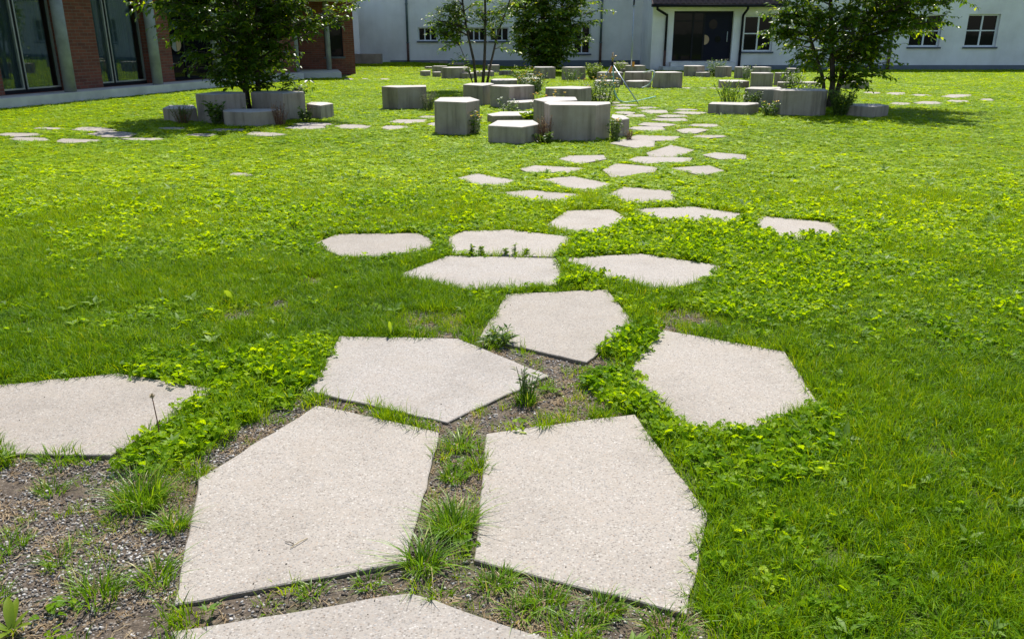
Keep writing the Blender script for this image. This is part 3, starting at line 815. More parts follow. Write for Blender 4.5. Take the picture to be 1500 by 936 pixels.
MB().box(6.7, 9.4, -.45, -.031, .16, .34).build("step", M['concrete'], eb)
# porch roof: eave board, gutter and single tiles
ra = R(32)
def rp(x, s, h): return (x, -.75 + s*math.cos(ra) - h*math.sin(ra), 2.60 + s*math.sin(ra) + h*math.cos(ra))
rf = MB()
for s0, s1, h0, h1 in ((0, 2.2, -.05, 0),):
    v = [rp(x, s, h) for x in (5.75, 11.25) for s in (s0, s1) for h in (h0, h1)]
    rf.add(v, [(0,1,3,2),(4,6,7,5),(0,4,5,1),(2,3,7,6),(1,5,7,3),(0,2,6,4)])
roof = rf.build("porch_roof", M['darkmetal'], eb)
tile = None
TL, TW = .34, .23
for r_ in range(6):
    for c_ in range(24):
        x = 5.74 + c_*TW + (r_ % 2)*0.0
        if tile is None:
            v, f = [], []
            nn = 8
            for k in range(nn+1):
                t = k/nn
                hh = .02 + .035*math.sin(PI*t)**1.0
                for s, dz in ((0, .02), (TL+.05, 0.0)):
                    v.append((t*TW, s, hh+dz)); v.append((t*TW, s, hh+dz-.016))
            for k in range(nn):
                a = k*4; b = a+4
                f += [(a,b,b+2,a+2),(a+1,a+3,b+3,b+1),(a,a+1,b+1,b),(a+2,b+2,b+3,a+3)]
            tile = MB().add(v, f).build("roof_tile", M['tile'], roof, False)
            to = tile
        else:
            to = tile.copy(); col.objects.link(to); to.parent = roof
        to.location = rp(x, r_*TL - .05, .004 + .0)
        to.rotation_euler = (ra, 0, 0)
MB().tube([(5.7, -.80, 2.56), (11.3, -.80, 2.56)], .06, 10).build("gutter", M['darkmetal'], eb, True)
MB().box(5.8, 11.2, -.72, -.01, 2.50, 2.53).build("soffit", M['whitepaint'], eb)
for x, x2 in ((5.95, 6.48), (9.65, 9.66)):
    d = MB().tube([(x, -.8, 2.5), (x, -.78, 2.42), (x2, -.12, 2.2), (x2, -.09, 2.1), (x2, -.09, -.05)], .05, 12).build("downpipe", M['darkmetal'], eb, True)
    MB().tube([(x2, -.09, -.06), (x2, -.09, .8)], .056, 12).build("foot_pipe", M['rust'] if x < 6 else M['darkmetal'], d, True)
downpipe(eb, 16.0, -.09, -.05, .9, 4.2, M['zinc'], M['rust'], .06)

# things at the gap between the brick and the white building
rw = tag(MB().box(-7.6, -5.75, 38.3, 38.6, -.05, .62).build("retaining_wall", M['terracotta']), "low old masonry retaining wall at the corner of the white building", "wall")
tag(MB().box(-9.5, -7.05, 46, 46.3, -.1, 4.6).build("rear_house_wall", M['stucco']), "plain white house wall seen in the gap beside the brick wing", "wall")

# ------------------------------------------------------------------ concrete seat blocks
def jitterpoly(x0, x1, y0, rnd):
    wd = x1 - x0; dp = wd * rnd.uniform(.75, 1.0)
    if wd < .45: dp = wd * 1.3
    k = rnd.uniform(.3, .7); a = rnd.uniform(.05, .16)
    return [(x0, y0 + dp*rnd.uniform(.12, .25)), (x0 + wd*k, y0), (x1, y0 + dp*rnd.uniform(.1, .22)), (x1 - wd*a, y0 + dp), (x0 + wd*rnd.uniform(.1, .25), y0 + dp*rnd.uniform(.85, 1))]
GR = "concrete seat blocks"
LBL = {
 'C1': "tall pentagonal concrete block with streaked face, left of a small yellow flowered plant",
 'C2': "wide tall concrete block standing alone with a grey lavender bush at its side",
 'C3': "low five sided concrete block standing in front of the taller ones",
 'C4': "largest concrete block with dark drip stains, beside the slab path",
 'C5': "tall concrete block half hidden behind the large drip stained block",
 'C6': "tall concrete block beside yellow flower stalks near the tripod",
 'C7': "small low concrete block wedged against the slab path",
 'C8': "tall concrete block right in front of the thin multi stemmed tree",
 'C9': "wide tall concrete block with brown streaks beside the multi stemmed tree",
 'C10': "low concrete block sunk among wildflowers inside the ring of blocks",
 'C11': "very low flat concrete block inside the ring with a big leaf growing over it",
 'C12': "low concrete block at the rear of the multi stemmed tree's ring of blocks",
 'C13': "concrete block overgrown by yellow wildflowers behind the ring",
 'C14': "low concrete block on the lawn behind the yellow wildflowers",
 'G1': "low long concrete block beside dandelion stalks, next to the slab path",
 'G2': "tall concrete block behind the biggest block under the dark cherry tree",
 'G3': "big wide concrete block under the cherry tree, shrub at its right face",
 'G4': "low concrete block on the far side of the leafy shrub by the big block",
 'A1': "low concrete block with dark heather, beside the tree next to brick columns",
 'A2': "tall concrete block before the brick entrance with dark ivy at its corner",
 'A3': "long low concrete block in front of the two stemmed tree",
 'A4': "wide tall concrete block right of the two stemmed tree's trunk",
 'A5': "low concrete block beyond the wide tall one, on open lawn",
 'E1': "tall concrete block next to the round green bush",
 'E7': "wide tall concrete block at the end of the row with the hose",
 'E5': "low concrete step block in front of the block row behind the tripod",
 'E6': "low concrete step block with the hose hanging over it",
 'D12': "tall concrete block in front of the dense bushy tree",
 'F7': "tall narrow concrete block beside flowering weeds behind the cherry tree's ring",
 'F6': "low concrete bench block on the lawn before the entrance",
 'F11': "low concrete block in the shade beside the cherry tree",
}
LBL.update({
 'D1': "wide concrete block at the back of the stepped cluster, close to the white wall",
 'D2': "little concrete block filling the outer side of the stepped cluster",
 'D3': "low outermost concrete block of the stepped cluster on open lawn",
 'D4': "mid height concrete block behind the widest one of the stepped cluster",
 'D5': "low narrow concrete block leaning on the widest one of the stepped cluster",
 'D6': "widest and tallest concrete block of the stepped cluster before the sash windows",
 'D7': "half hidden rear concrete block of the stepped cluster",
 'D8': "low concrete block seen just behind the multi stemmed trunks",
 'D9': "long low concrete block beside the multi stemmed trunks",
 'D10': "tall narrow concrete block at the inner end of the stepped cluster",
 'D11': "low concrete block alone on the grass between stepped cluster and bushy tree",
 'E3': "tall concrete block behind a low step block, directly behind the tripod",
 'E4': "tall concrete block in the middle of the row, before the thin pole",
 'E8': "rear concrete block left of the thin pole with weeds on top",
 'E9': "rear concrete block at the foot of the thin pole",
 'E10': "tiny concrete block beside the thin pole",
 'F1': "tall concrete block directly before the glazed entrance",
 'F2': "low small concrete block leaning on the one before the entrance",
 'F3': "tall concrete block beside the feathery shrub near the entrance",
 'F4': "dark narrow concrete block behind the white seed heads",
 'F5': "rear concrete block below the window next to the entrance",
 'F8': "weed covered concrete block next to the tall narrow one",
 'F9': "low concrete block at the left foot of the cherry tree",
 'F10': "low concrete block right behind the cherry tree trunk",
 'F12': "small far concrete block half covered by the cherry tree's leaves",
})
def grp(n):
    if n[0] == 'D': return "low grey concrete block in the stepped cluster before the small sash windows", "stepped block cluster"
    if n[0] == 'E': return "grey concrete block in the row behind the tripod", "block row behind the tripod"
    return "grey concrete block of the group before the navy entrance", "blocks before the entrance"
rb = random.Random(5)
for n, h, poly in PB:
    poly = ccw(poly)
    cx = sum(p[0] for p in poly)/len(poly); cy = sum(p[1] for p in poly)/len(poly)
    o = MB().prism([(x-cx, y-cy) for x, y in poly], -.04, h, .006).build("concrete_block", M['block'], loc=(cx, cy, 0))
    tag(o, LBL[n], "block", GR)
for n, x0, x1, y0, h in BB:
    poly = ccw(jitterpoly(x0, x1, y0, rb))
    cx = sum(p[0] for p in poly)/len(poly); cy = sum(p[1] for p in poly)/len(poly)
    z = float(ground_z(np.array([cx]), np.array([cy]))[0])
    o = MB().prism([(x-cx, y-cy) for x, y in poly], -.06, max(.1, h - z), .006).build("concrete_block", M['block'], loc=(cx, cy, z))
    if n in LBL: tag(o, LBL[n], "block", GR)
    else: tag(o, grp(n)[0], "block", grp(n)[1])

# ------------------------------------------------------------------ leaves
def leaf_arrays(P, Dv, Nv, Ln, Wd, fold=.18):
    """P base, Dv direction, Nv normal -> 5 verts, 4 tris per leaf, folded along its midrib"""
    Dv = Dv / np.linalg.norm(Dv, axis=1, keepdims=True)
    Sd = np.cross(Dv, Nv); Sd /= (np.linalg.norm(Sd, axis=1, keepdims=True) + 1e-9)
    Nn = np.cross(Sd, Dv)
    L1 = Ln[:, None]; W1 = Wd[:, None] * .5
    v = np.stack([P, P + Dv*L1*.45 + Sd*W1 + Nn*W1*fold*2, P + Dv*L1*.5, P + Dv*L1*.45 - Sd*W1 + Nn*W1*fold*2, P + Dv*L1 - Nn*L1*.10], 1).reshape(-1, 3)
    b = (np.arange(len(P)) * 5)[:, None]
    t = np.concatenate([b + np.array(q) for q in ((0,2,1),(0,3,2),(1,2,4),(2,3,4))])
    return v, t
def rvec(n): 
    a = RNG.normal(size=(n, 3)); return a / np.linalg.norm(a, axis=1, keepdims=True)

def tree(name, label, base, stems, crown, nbr, leaf, mat, twigs=7, per=9, low=.15, droop=.35, young=.06, bare=.35, extra=(), group="young trees among the blocks", tw_len=.45):
    """stems: list of (polyline, r0, r1); crown: list of (centre, radii, weight) in local metres"""
    root = empty(name, (base[0], base[1], 0))
    tag(root, label, "tree", group)
    tb = MB()
    nodes = []
    for pts, r0, r1 in stems:
        n = len(pts)
        tb.tube(pts, [r0 + (r1-r0)*i/(n-1) for i in range(n)], 9)
        for i in range(n-1):
            for k in range(6):
                t = k/6
                nodes.append((Vector(pts[i]).lerp(Vector(pts[i+1]), t), r0 + (r1-r0)*(i+t)/(n-1)))
    tot = sum(c[2] for c in crown)
    targets = [Vector(e) for e in extra]
    for c, r, w_ in crown:
        for _ in range(int(nbr * w_ / tot)):
            d = rvec(1)[0]; q = RNG.random() ** .42
            p = Vector((c[0]+d[0]*r[0]*q, c[1]+d[1]*r[1]*q, c[2]+d[2]*r[2]*q))
            if p.z > low: targets.append(p)
    LP, LD, LN, LL = [], [], [], []
    for tg in targets:
        best, bd = None, 1e9
        for p, r in nodes:
            if p.z > tg.z + .1 and tg.z > .7: continue
            d = (p - tg).length + .6 * abs((tg.z - p.z) - .45 * math.hypot(tg.x-p.x, tg.y-p.y))
            if d < bd: bd, best = d, (p, r)
        if best is None: continue
        p0, r0 = best
        mid = p0.lerp(tg, .5) + Vector((random.gauss(0,.06), random.gauss(0,.06), .08*(tg-p0).length))
        pts = []
        for k in range(6):
            t = k/5
            pts.append((p0*(1-t)**2 + mid*2*t*(1-t) + tg*t*t))
        Lb = (tg - p0).length
        rr = min(r0*.6, .012 + .012*Lb)
        tb.tube(pts, [rr*(1-.8*k/5) + .0015 for k in range(6)], 5)
        ntw = max(3, int(twigs * (.5 + .5*Lb)))
        for j in range(ntw):
            t = bare + (1-bare) * (j+.5)/ntw
            k = min(4, int(t*5)); q = pts[k].lerp(pts[k+1], t*5-k)
            bd_ = (pts[k+1]-pts[k]).normalized()
            sd = Vector(rvec(1)[0]); sd.z *= .5
            d = (bd_*.7 + sd*.9 + Vector((0,0,.12))).normalized()
            tl = tw_len*random.uniform(.5, 1.15)
            e = q + d*tl + Vector((0,0,-droop*tl*.5))
            tb.tube([q, q.lerp(e,.5)+Vector((0,0,.03*tl)), e], [.004,.003,.0015], 3, False)
            nl = max(3, int(per*random.uniform(.6,1.3)))
            for i in range(nl):
                s = (i+.6)/nl
                pp = q.lerp(e, s) + Vector((0,0,.03*tl*math.sin(s*PI)))
                side = d.cross(Vector((0,0,1)));  side = side.normalized() if side.length > .01 else Vector((1,0,0))
                ld = d*.55 + side*(1 if i % 2 else -1)*.8 + Vector((random.gauss(0,.25), random.gauss(0,.25), -droop + random.gauss(0,.3)))
                LP.append(pp); LD.append(ld); LN.append((random.gauss(0,.4), random.gauss(0,.4), 1)); LL.append(leaf[0]*random.uniform(.65,1.25))
    P = np.array([tuple(p) for p in LP]); Dv = np.array([tuple(p) for p in LD]); Nv = np.array(LN); Ln = np.array(LL)
    v, t = leaf_arrays(P, Dv, Nv, Ln, Ln*leaf[1])
    tn = RNG.normal(.45, .2, len(P)); tn[RNG.random(len(P)) < young] = 1.0
    me = np_mesh("crown", v, t, mat, np.repeat(np.clip(tn, 0, 1), 5))
    tb.build("trunk", M['bark'], root, True)
    link(bpy.data.objects.new("crown", me), root)
    return root, len(P)

random.seed(21)
tree("cherry_tree", "two stemmed dark leaved tree between the blocks by the brick building", (-5.15, 16.75),
     [([(0,0,-.05),(-.03,0,.6),(.02,.05,1.5),(-.15,.1,2.6),(-.3,.1,4.2)], .05, .02), ([(.14,.05,-.05),(.2,.03,.6),(.22,0,1.5),(.5,0,2.7),(.7,0,4.0)], .06, .02), ([(.05,.1,-.05),(-.2,.1,.8),(-.7,.15,1.7),(-1.2,.1,2.8)], .035, .015)],
     [((-.1,0,2.9),(1.75,1.6,1.7),4.8), ((1.0,-.1,2.05),(1.15,.7,.55),1.2), ((.05,-.1,1.2),(1.05,.8,.65),2.2), ((-.9,0,2.1),(.9,.8,.6),1.0)], 230, (.12,.48), M['darkcherry'], 9, 12, .35, .45, .05, .3,
     extra=((.95,-.3,.62),(1.1,-.2,.55),(2.15,-.1,2.0),(2.3,0,2.15),(2.05,0,1.8),(-1.9,0,2.05)))
tree("cherry_tree", "broad bushy cherry tree rising behind the big wide block", (6.95, 18.7),
     [([(0,0,-.05),(.02,0,.5),(-.1,.05,1.4),(-.3,.1,2.8),(-.4,.1,4.6)], .075, .02), ([(.1,.05,-.05),(.2,.03,.7),(.5,0,1.7),(1.0,0,2.9),(1.3,0,4.2)], .06, .02), ([(-.08,0,-.05),(-.2,0,.6),(-.6,0,1.5),(-1.0,0,2.6)], .05, .015)],
     [((.4,0,3.1),(2.2,1.9,1.7),4.2), ((-.25,-.1,1.7),(1.15,.9,.75),2.4), ((.15,-.1,1.1),(1.0,.8,.6),2.0), ((1.5,0,1.95),(1.0,.8,.5),.8)], 215, (.125,.48), M['cherry'], 9, 12, .3, .45, .09, .3,
     extra=((2.5,0,2.2),(2.85,0,2.35),(2.2,-.1,1.9),(.95,-.2,.75),(-1.5,0,1.9),(-1.45,-.1,1.6),(-1.3,0,2.2)))
tree("slender_tree", "thin airy tree with several bare stems behind the ring of blocks", (-.95, 24.3),
     [([(-.05,0,-.05),(-.12,0,.8),(-.3,0,1.6),(-.45,.1,2.6),(-.6,.1,4.0)], .045, .015), ([(.1,.05,-.05),(.18,.05,.8),(.22,0,1.8),(.2,0,3.0),(.15,0,4.4)], .05, .018), ([(.2,0,-.05),(.35,0,.7),(.55,0,1.5),(.9,0,2.4),(1.2,0,3.4)], .04, .012), ([(-.1,.05,-.05),(-.3,.05,.7),(-.55,0,1.3)], .02, .008)],
     [((0,0,3.2),(1.3,1.1,1.5),4), ((-.65,0,1.75),(.6,.5,.65),1.8), ((.6,0,1.9),(.6,.5,.5),.9)], 120, (.13,.42), M['ash'], 8, 9, .4, .3, .12, .35,
     extra=((-.35,-.1,.55),(-.5,-.1,.8),(.7,-.1,1.15),(-1.1,0,1.5),(-.9,0,1.2)))
tree("bushy_tree", "dense dark bushy tree standing close to the white wall", (1.3, 34.6),
     [([(0,0,-.05),(.02,0,1.0),(-.05,.05,2.2),(.1,.1,4.4)], .09, .03), ([(.15,0,-.05),(.3,0,.9),(.6,0,2.2),(.9,0,3.6)], .06, .02), ([(-.1,0,-.05),(-.3,0,.9),(-.7,0,2.0),(-.9,0,3.0)], .06, .02)],
     [((.1,0,2.9),(1.9,1.5,1.9),4), ((.1,0,1.4),(1.55,1.2,.9),3.2), ((.05,0,.6),(.7,.7,.5),1.0)], 300, (.17,.5), M['ash'], 8, 10, .1, .35, .13, .3,
     extra=((2.0,0,2.0),(2.3,0,2.4),(1.9,0,2.7),(1.7,0,1.3)))

# ------------------------------------------------------------------ shrubs and wildflowers among the blocks
def plant(name, label, cat, x, y, h, r, nst, leaf, mat, flower=None, nfl=0, stem='stem', lpers=10, spread=.5, z=0, group=None, up=.35):
    root = tag(empty(name, (x, y, z)), label, cat, group)
    sb = MB(); P, Dv, Nv, Ln = [], [], [], []; F = MB()
    for i in range(nst):
        a = random.uniform(0, 2*PI); q = math.sqrt(random.random())
        b = Vector((r*.45*q*math.cos(a), r*.45*q*math.sin(a), -.01))
        hh = h*random.uniform(.55, 1.0)
        e = Vector((r*q*math.cos(a) + random.gauss(0, r*.15), r*q*math.sin(a) + random.gauss(0, r*.15), hh))
        m_ = b.lerp(e, .5) + Vector((0,0,.08*h))
        pts = [b, b.lerp(m_,.5), m_, m_.lerp(e,.5), e]
        sb.tube(pts, [.004,.0035,.003,.002,.0012], 4, False)
        for k in range(lpers):
            t = random.uniform(.1, 1.0); kk = min(3, int(t*4)); p = pts[kk].lerp(pts[kk+1], t*4-kk)
            aa = random.uniform(0, 2*PI)
            P.append(tuple(p)); Dv.append((math.cos(aa), math.sin(aa), random.gauss(up, .35))); Nv.append((random.gauss(0,.4), random.gauss(0,.4), 1)); Ln.append(leaf[0]*random.uniform(.6,1.3))
        if i < nfl and flower:
            c = e + Vector((0,0,.012)); rr = random.uniform(.018, .032)
            v = [c + Vector((0,0,.004))] + [c + Vector((rr*math.cos(2*PI*k/8), rr*math.sin(2*PI*k/8), .012*(k % 2))) for k in range(8)] + [c - Vector((0,0,.012))]
            F.add(v, [(0, 1+k, 1+(k+1) % 8) for k in range(8)] + [(9, 1+(k+1) % 8, 1+k) for k in range(8)])
    P = np.array(P); Ln = np.array(Ln)
    v, t = leaf_arrays(P, np.array(Dv), np.array(Nv), Ln, Ln*leaf[1])
    sb.build("stem", M[stem], root)
    link(bpy.data.objects.new("foliage", np_mesh("foliage", v, t, M[mat], np.repeat(RNG.random(len(P)), 5))), root)
    if F.v: F.build("flower", M[flower], root)
    return root
random.seed(33)
PLN = "wild plants among the blocks"
plant("wildflower", "green leafy plant with yellow flowers beside the streaked tall block", "plant", -.62, 13.75, .42, .2, 26, (.06,.5), 'shrub', 'yellow', 9, lpers=12, group=PLN)
plant("heather", "dry brownish flower spikes between the low front block and the largest block", "plant", .50, 12.75, .42, .12, 34, (.03,.35), 'dry', None, 0, 'redstem', 16, group=PLN, up=.8)
plant("leafy_weed", "dark leafy weed at the foot of the low front block", "plant", .48, 12.62, .18, .14, 18, (.06,.5), 'shrub', group=PLN)
plant("wildflower", "green weed squeezed between the largest block and the small one", "plant", 1.58, 12.95, .36, .11, 20, (.06,.5), 'shrub', 'yellow', 2, group=PLN)
plant("dry_weed", "pale dry seed heads by the small low block on the path", "plant", 1.80, 12.95, .2, .08, 14, (.03,.4), 'dry', None, 0, 'redstem', group=PLN)
plant("lavender_bush", "grey green lavender bush against the lone wide block", "shrub", -1.76, 17.95, .38, .2, 60, (.05,.16), 'lavender', None, 0, 'stem', 18, group=PLN, up=1.2)
plant("wildflower", "white and yellow wildflowers beside the sunken low block", "plant", -.08, 16.9, .34, .22, 22, (.05,.4), 'shrub', 'whiteflower', 8, group=PLN)
plant("broadleaf_weed", "bright broad leaved plant growing over the very low block", "plant", .33, 15.15, .22, .14, 9, (.14,.7), 'bright', group=PLN)
plant("wildflower", "orange yellow flowers on thin stalks behind the largest block", "plant", .62, 16.4, .5, .35, 30, (.05,.35), 'shrub', 'yellow', 16, 'redstem', group=PLN)
plant("wildflower", "tall mass of yellow wildflowers in front of the overgrown block", "plant", .52, 22.9, .55, .42, 80, (.08,.4), 'shrub', 'yellow', 36, group=PLN)
plant("wildflower", "loose yellow wildflower stalks at the feet of the tripod", "plant", 2.0, 19.4, .62, .42, 60, (.08,.32), 'shrub', 'yellow', 22, group=PLN)
plant("wildflower", "thin tall weeds beside the tripod's hose", "plant", 2.35, 20.6, .7, .35, 30, (.06,.3), 'shrub', 'yellow', 6, group=PLN)
plant("round_bush", "small round green bush at the end of the block row", "shrub", 2.78, 29.3, .56, .36, 110, (.06,.5), 'bright', None, 0, 'stem', 16, group=PLN)
plant("ivy_plant", "dark ivy like plant at the corner of the tall block by the tree", "plant", -5.28, 15.2, .42, .17, 26, (.08,.7), 'shrub', group=PLN)
plant("heather", "dark heather bush overgrowing the low block by the tree", "shrub", -5.95, 15.35, .34, .2, 50, (.04,.25), 'shrub', None, 0, 'redstem', 16, group=PLN, up=.9)
plant("broadleaf_weed", "single bright broad leaf weed above the long low block", "plant", -5.1, 15.95, .42, .1, 7, (.16,.6), 'bright', group=PLN)
plant("heather", "brown dried heather right of the long low block", "plant", -4.12, 15.05, .42, .16, 44, (.03,.3), 'dry', None, 0, 'redstem', 16, group=PLN, up=.9)
plant("leafy_weed", "small green weed between the wide block and the low one beyond", "plant", -3.82, 15.75, .25, .14, 22, (.06,.5), 'shrub', group=PLN)
plant("leafy_shrub", "dense leafy shrub pressed against the big wide block's side", "shrub", 6.48, 16.75, .55, .28, 80, (.06,.5), 'shrub', None, 0, 'stem', 18, group=PLN)
plant("wildflower", "dark leafy plant with yellow flowers between the long low and big block", "plant", 5.1, 16.8, .3, .2, 34, (.06,.5), 'shrub', 'yellow', 4, group=PLN)
plant("dandelion_stand", "tall pale grass and dandelion stalks behind the long low block", "plant", 4.75, 18.6, .55, .3, 46, (.14,.12), 'ash', 'whiteflower', 7, 'stem', 6, group=PLN, up=1.4)
plant("leafy_shrub", "loose shrub growing out of the gap behind the long low block", "shrub", 5.05, 18.0, .42, .24, 44, (.06,.5), 'shrub', None, 0, group=PLN)
plant("leafy_shrub", "feathery green shrub between the blocks before the entrance", "shrub", 7.35, 31.2, .66, .4, 70, (.07,.35), 'shrub', None, 0, group=PLN)
plant("wildflower", "tall leafy weeds beside the tall narrow block", "plant", 7.95, 24.4, .52, .36, 60, (.07,.4), 'shrub', 'whiteflower', 5, group=PLN)
plant("wildflower", "bright weeds in the sun left of the cherry trunk", "plant", 7.7, 22.5, .3, .5, 50, (.08,.5), 'bright', None, 0, group=PLN)
plant("wildflower", "weeds with white seed heads before the dark narrow block", "plant", 7.95, 29.4, .55, .3, 30, (.06,.3), 'shrub', 'whiteflower', 10, group=PLN)
plant("wildflower", "weeds with yellow heads growing by the low block on the lawn", "plant", .35, 28.6, .5, .5, 44, (.07,.3), 'bright', 'yellow', 10, group=PLN)
plant("wildflower", "green stalks growing in front of the tall block by the bush", "plant", 2.0, 28.4, .42, .4, 26, (.08,.25), 'shrub', None, 0, group=PLN, up=1.0)
plant("wildflower", "tuft of weeds on top of the rear blocks by the pole", "plant", 4.4, 34.9, .45, .35, 40, (.07,.35), 'bright', None, 0, group=PLN)

# ------------------------------------------------------------------ sprinkler tripod, pole, hoses
tp = tag(empty("sprinkler_tripod", (2.45, 20.1, 0)), "steel tripod with a brass sprinkler head beside the slab path", "tripod")
ap = Vector((-.12, 0, .86))
for q in ((.46, -.55, -.01), (-.62, .35, -.01), (.05, .65, -.01)):
    lg = MB().tube([ap, q], .013, 8).build("leg", M['steel'], tp, True)
    MB().tube([Vector(q) + Vector((0,0,.03)), Vector(q) - Vector((0,0,.01))], .018, 8).build("foot", M['darkmetal'], lg)
MB().tube([ap - Vector((0,0,.07)), ap + Vector((0,0,.05))], .03, 10).build("hub", M['darkmetal'], tp, True)
sp = MB().tube([ap + Vector((0,0,.04)), ap + Vector((0,0,.10)), ap + Vector((0,0,.11)), ap + Vector((0,0,.17)), ap + Vector((0,0,.18)), ap + Vector((0,0,.26))], [.018,.018,.034,.034,.016,.02], 12).build("sprinkler_head", M['brass'], tp, True)
MB().tube([ap + Vector((0,0,.15)), ap + Vector((.09,-.02,.19))], .012, 8).build("nozzle", M['brass'], sp, True)
MB().add([(-.16,-.03,.82),(-.10,-.035,.80),(-.15,-.04,.66),(-.21,-.035,.68),(-.16,-.036,.82),(-.10,-.041,.80),(-.15,-.046,.66),(-.21,-.041,.68)], [(0,1,2,3),(7,6,5,4),(0,4,5,1),(1,5,6,2),(2,6,7,3),(3,7,4,0)]).build("warning_tag", M['orange'], tp)
def curve_pts(ctrl, n=40):
    out = []
    c = [Vector(p) for p in ctrl]; c = [c[0]] + c + [c[-1]]
    for i in range(1, len(c)-2):
        for k in range(n):
            t = k/n; a, b_, d, e = c[i-1], c[i], c[i+1], c[i+2]
            out.append(.5*((2*b_) + (d-a)*t + (2*a-5*b_+4*d-e)*t*t + (3*b_-a-3*d+e)*t**3))
    out.append(c[-2]); return out
tag(MB().tube(curve_pts([(2.34,20.07,.80),(2.36,20.03,.5),(2.40,19.98,.22),(2.55,19.9,.035),(2.9,20.1,.03),(3.6,21.5,.03)], 12), .016, 8).build("garden_hose", M['hose'], None, True), "green hose hanging from the tripod down to the slabs", "hose")
tag(MB().tube(curve_pts([(3.75,24.85,.03),(3.95,24.88,.12),(4.08,24.87,.35),(4.10,24.9,.47),(4.03,25.0,.50),(3.95,25.3,.46),(3.9,25.7,.42)], 12), .017, 8).build("garden_hose", M['whitehose'], None, True), "pale hose looped over the concrete block row", "hose")
po = tag(empty("antenna_pole", (4.72, 34.3, 0)), "tall thin grey pole with a dark tip before the white wall", "pole")
MB().tube([(0,0,-.05),(0,0,2.5)], .02, 10).build("shaft", M['steel'], po, True)
MB().tube([(0,0,2.5),(0,0,2.72)], .032, 10).build("tip", M['darkmetal'], po, True)
MB().tube([(0,0,2.47),(0,0,2.51)], .06, 12).build("collar", M['steel'], po, True)
fl = tag(empty("marker_flag", (4.62, 33.4, 0)), "small orange marker flag by the rear blocks", "flag")
MB().tube([(0,0,-.03),(0,0,.46)], .006, 6).build("stick", M['steel'], fl)
MB().box(.006, .1, -.004, .004, .28, .46).build("cloth", M['orange'], fl)

# ------------------------------------------------------------------ single weeds and grass tufts near the camera
def blades(n, r, h0, h1, w, lean, seed, nseg=4, base_r=None):
    """arching tapered grass blades in one tuft"""
    rg = np.random.default_rng(seed)
    a = rg.uniform(0, 2*PI, n); q = np.sqrt(rg.random(n)) * r
    bx, by = q*np.cos(a), q*np.sin(a)
    da = a + rg.normal(0, .7, n)
    hh = rg.uniform(h0, h1, n); ln = np.abs(rg.normal(lean, lean*.5, n))
    wd = w * rg.uniform(.7, 1.3, n)
    V, Tt, tn = [], [], []
    tv = np.clip(rg.normal(.5, .22, n), 0, 1); 
    for i in range(n):
        dx, dy = math.cos(da[i]), math.sin(da[i]); fa = rg.uniform(0, PI)
        sx, sy = math.cos(fa), math.sin(fa)
        b0 = len(V)
        for k in range(nseg+1):
            t = k/nseg
            o = ln[i]*hh[i]*t**1.8; z = hh[i]*(t - .45*min(1.0, ln[i])*t**2.6)
            x, y = bx[i]+dx*o, by[i]+dy*o
            if k == nseg: V.append((x, y, z)); tn.append(tv[i])
            else:
                ww = wd[i]*.5*(1-.75*t**1.5)
                V += [(x-sx*ww, y-sy*ww, z), (x+sx*ww, y+sy*ww, z)]; tn += [tv[i]]*2
        for k in range(nseg-1):
            c = b0+2*k
            Tt += [(c, c+1, c+3), (c, c+3, c+2)]
        Tt.append((b0+2*nseg-2, b0+2*nseg-1, b0+2*nseg))
    return V, Tt, tn
def gz1(x, y): return float(ground_z(np.array([x]), np.array([y]))[0])
def tuft(x, y, n, r, h, label, seed, lean=.6, w=.0045):
    V, Tt, tn = blades(n, r, h*.45, h, w, lean, seed)
    o = bpy.data.objects.new("grass_tuft", np_mesh("grass_tuft", V, Tt, M['tuft'], tn))
    o.location = (x, y, gz1(x, y) - .004)
    tag(link(o), label, "grass tuft", "grass tufts in the bare soil")
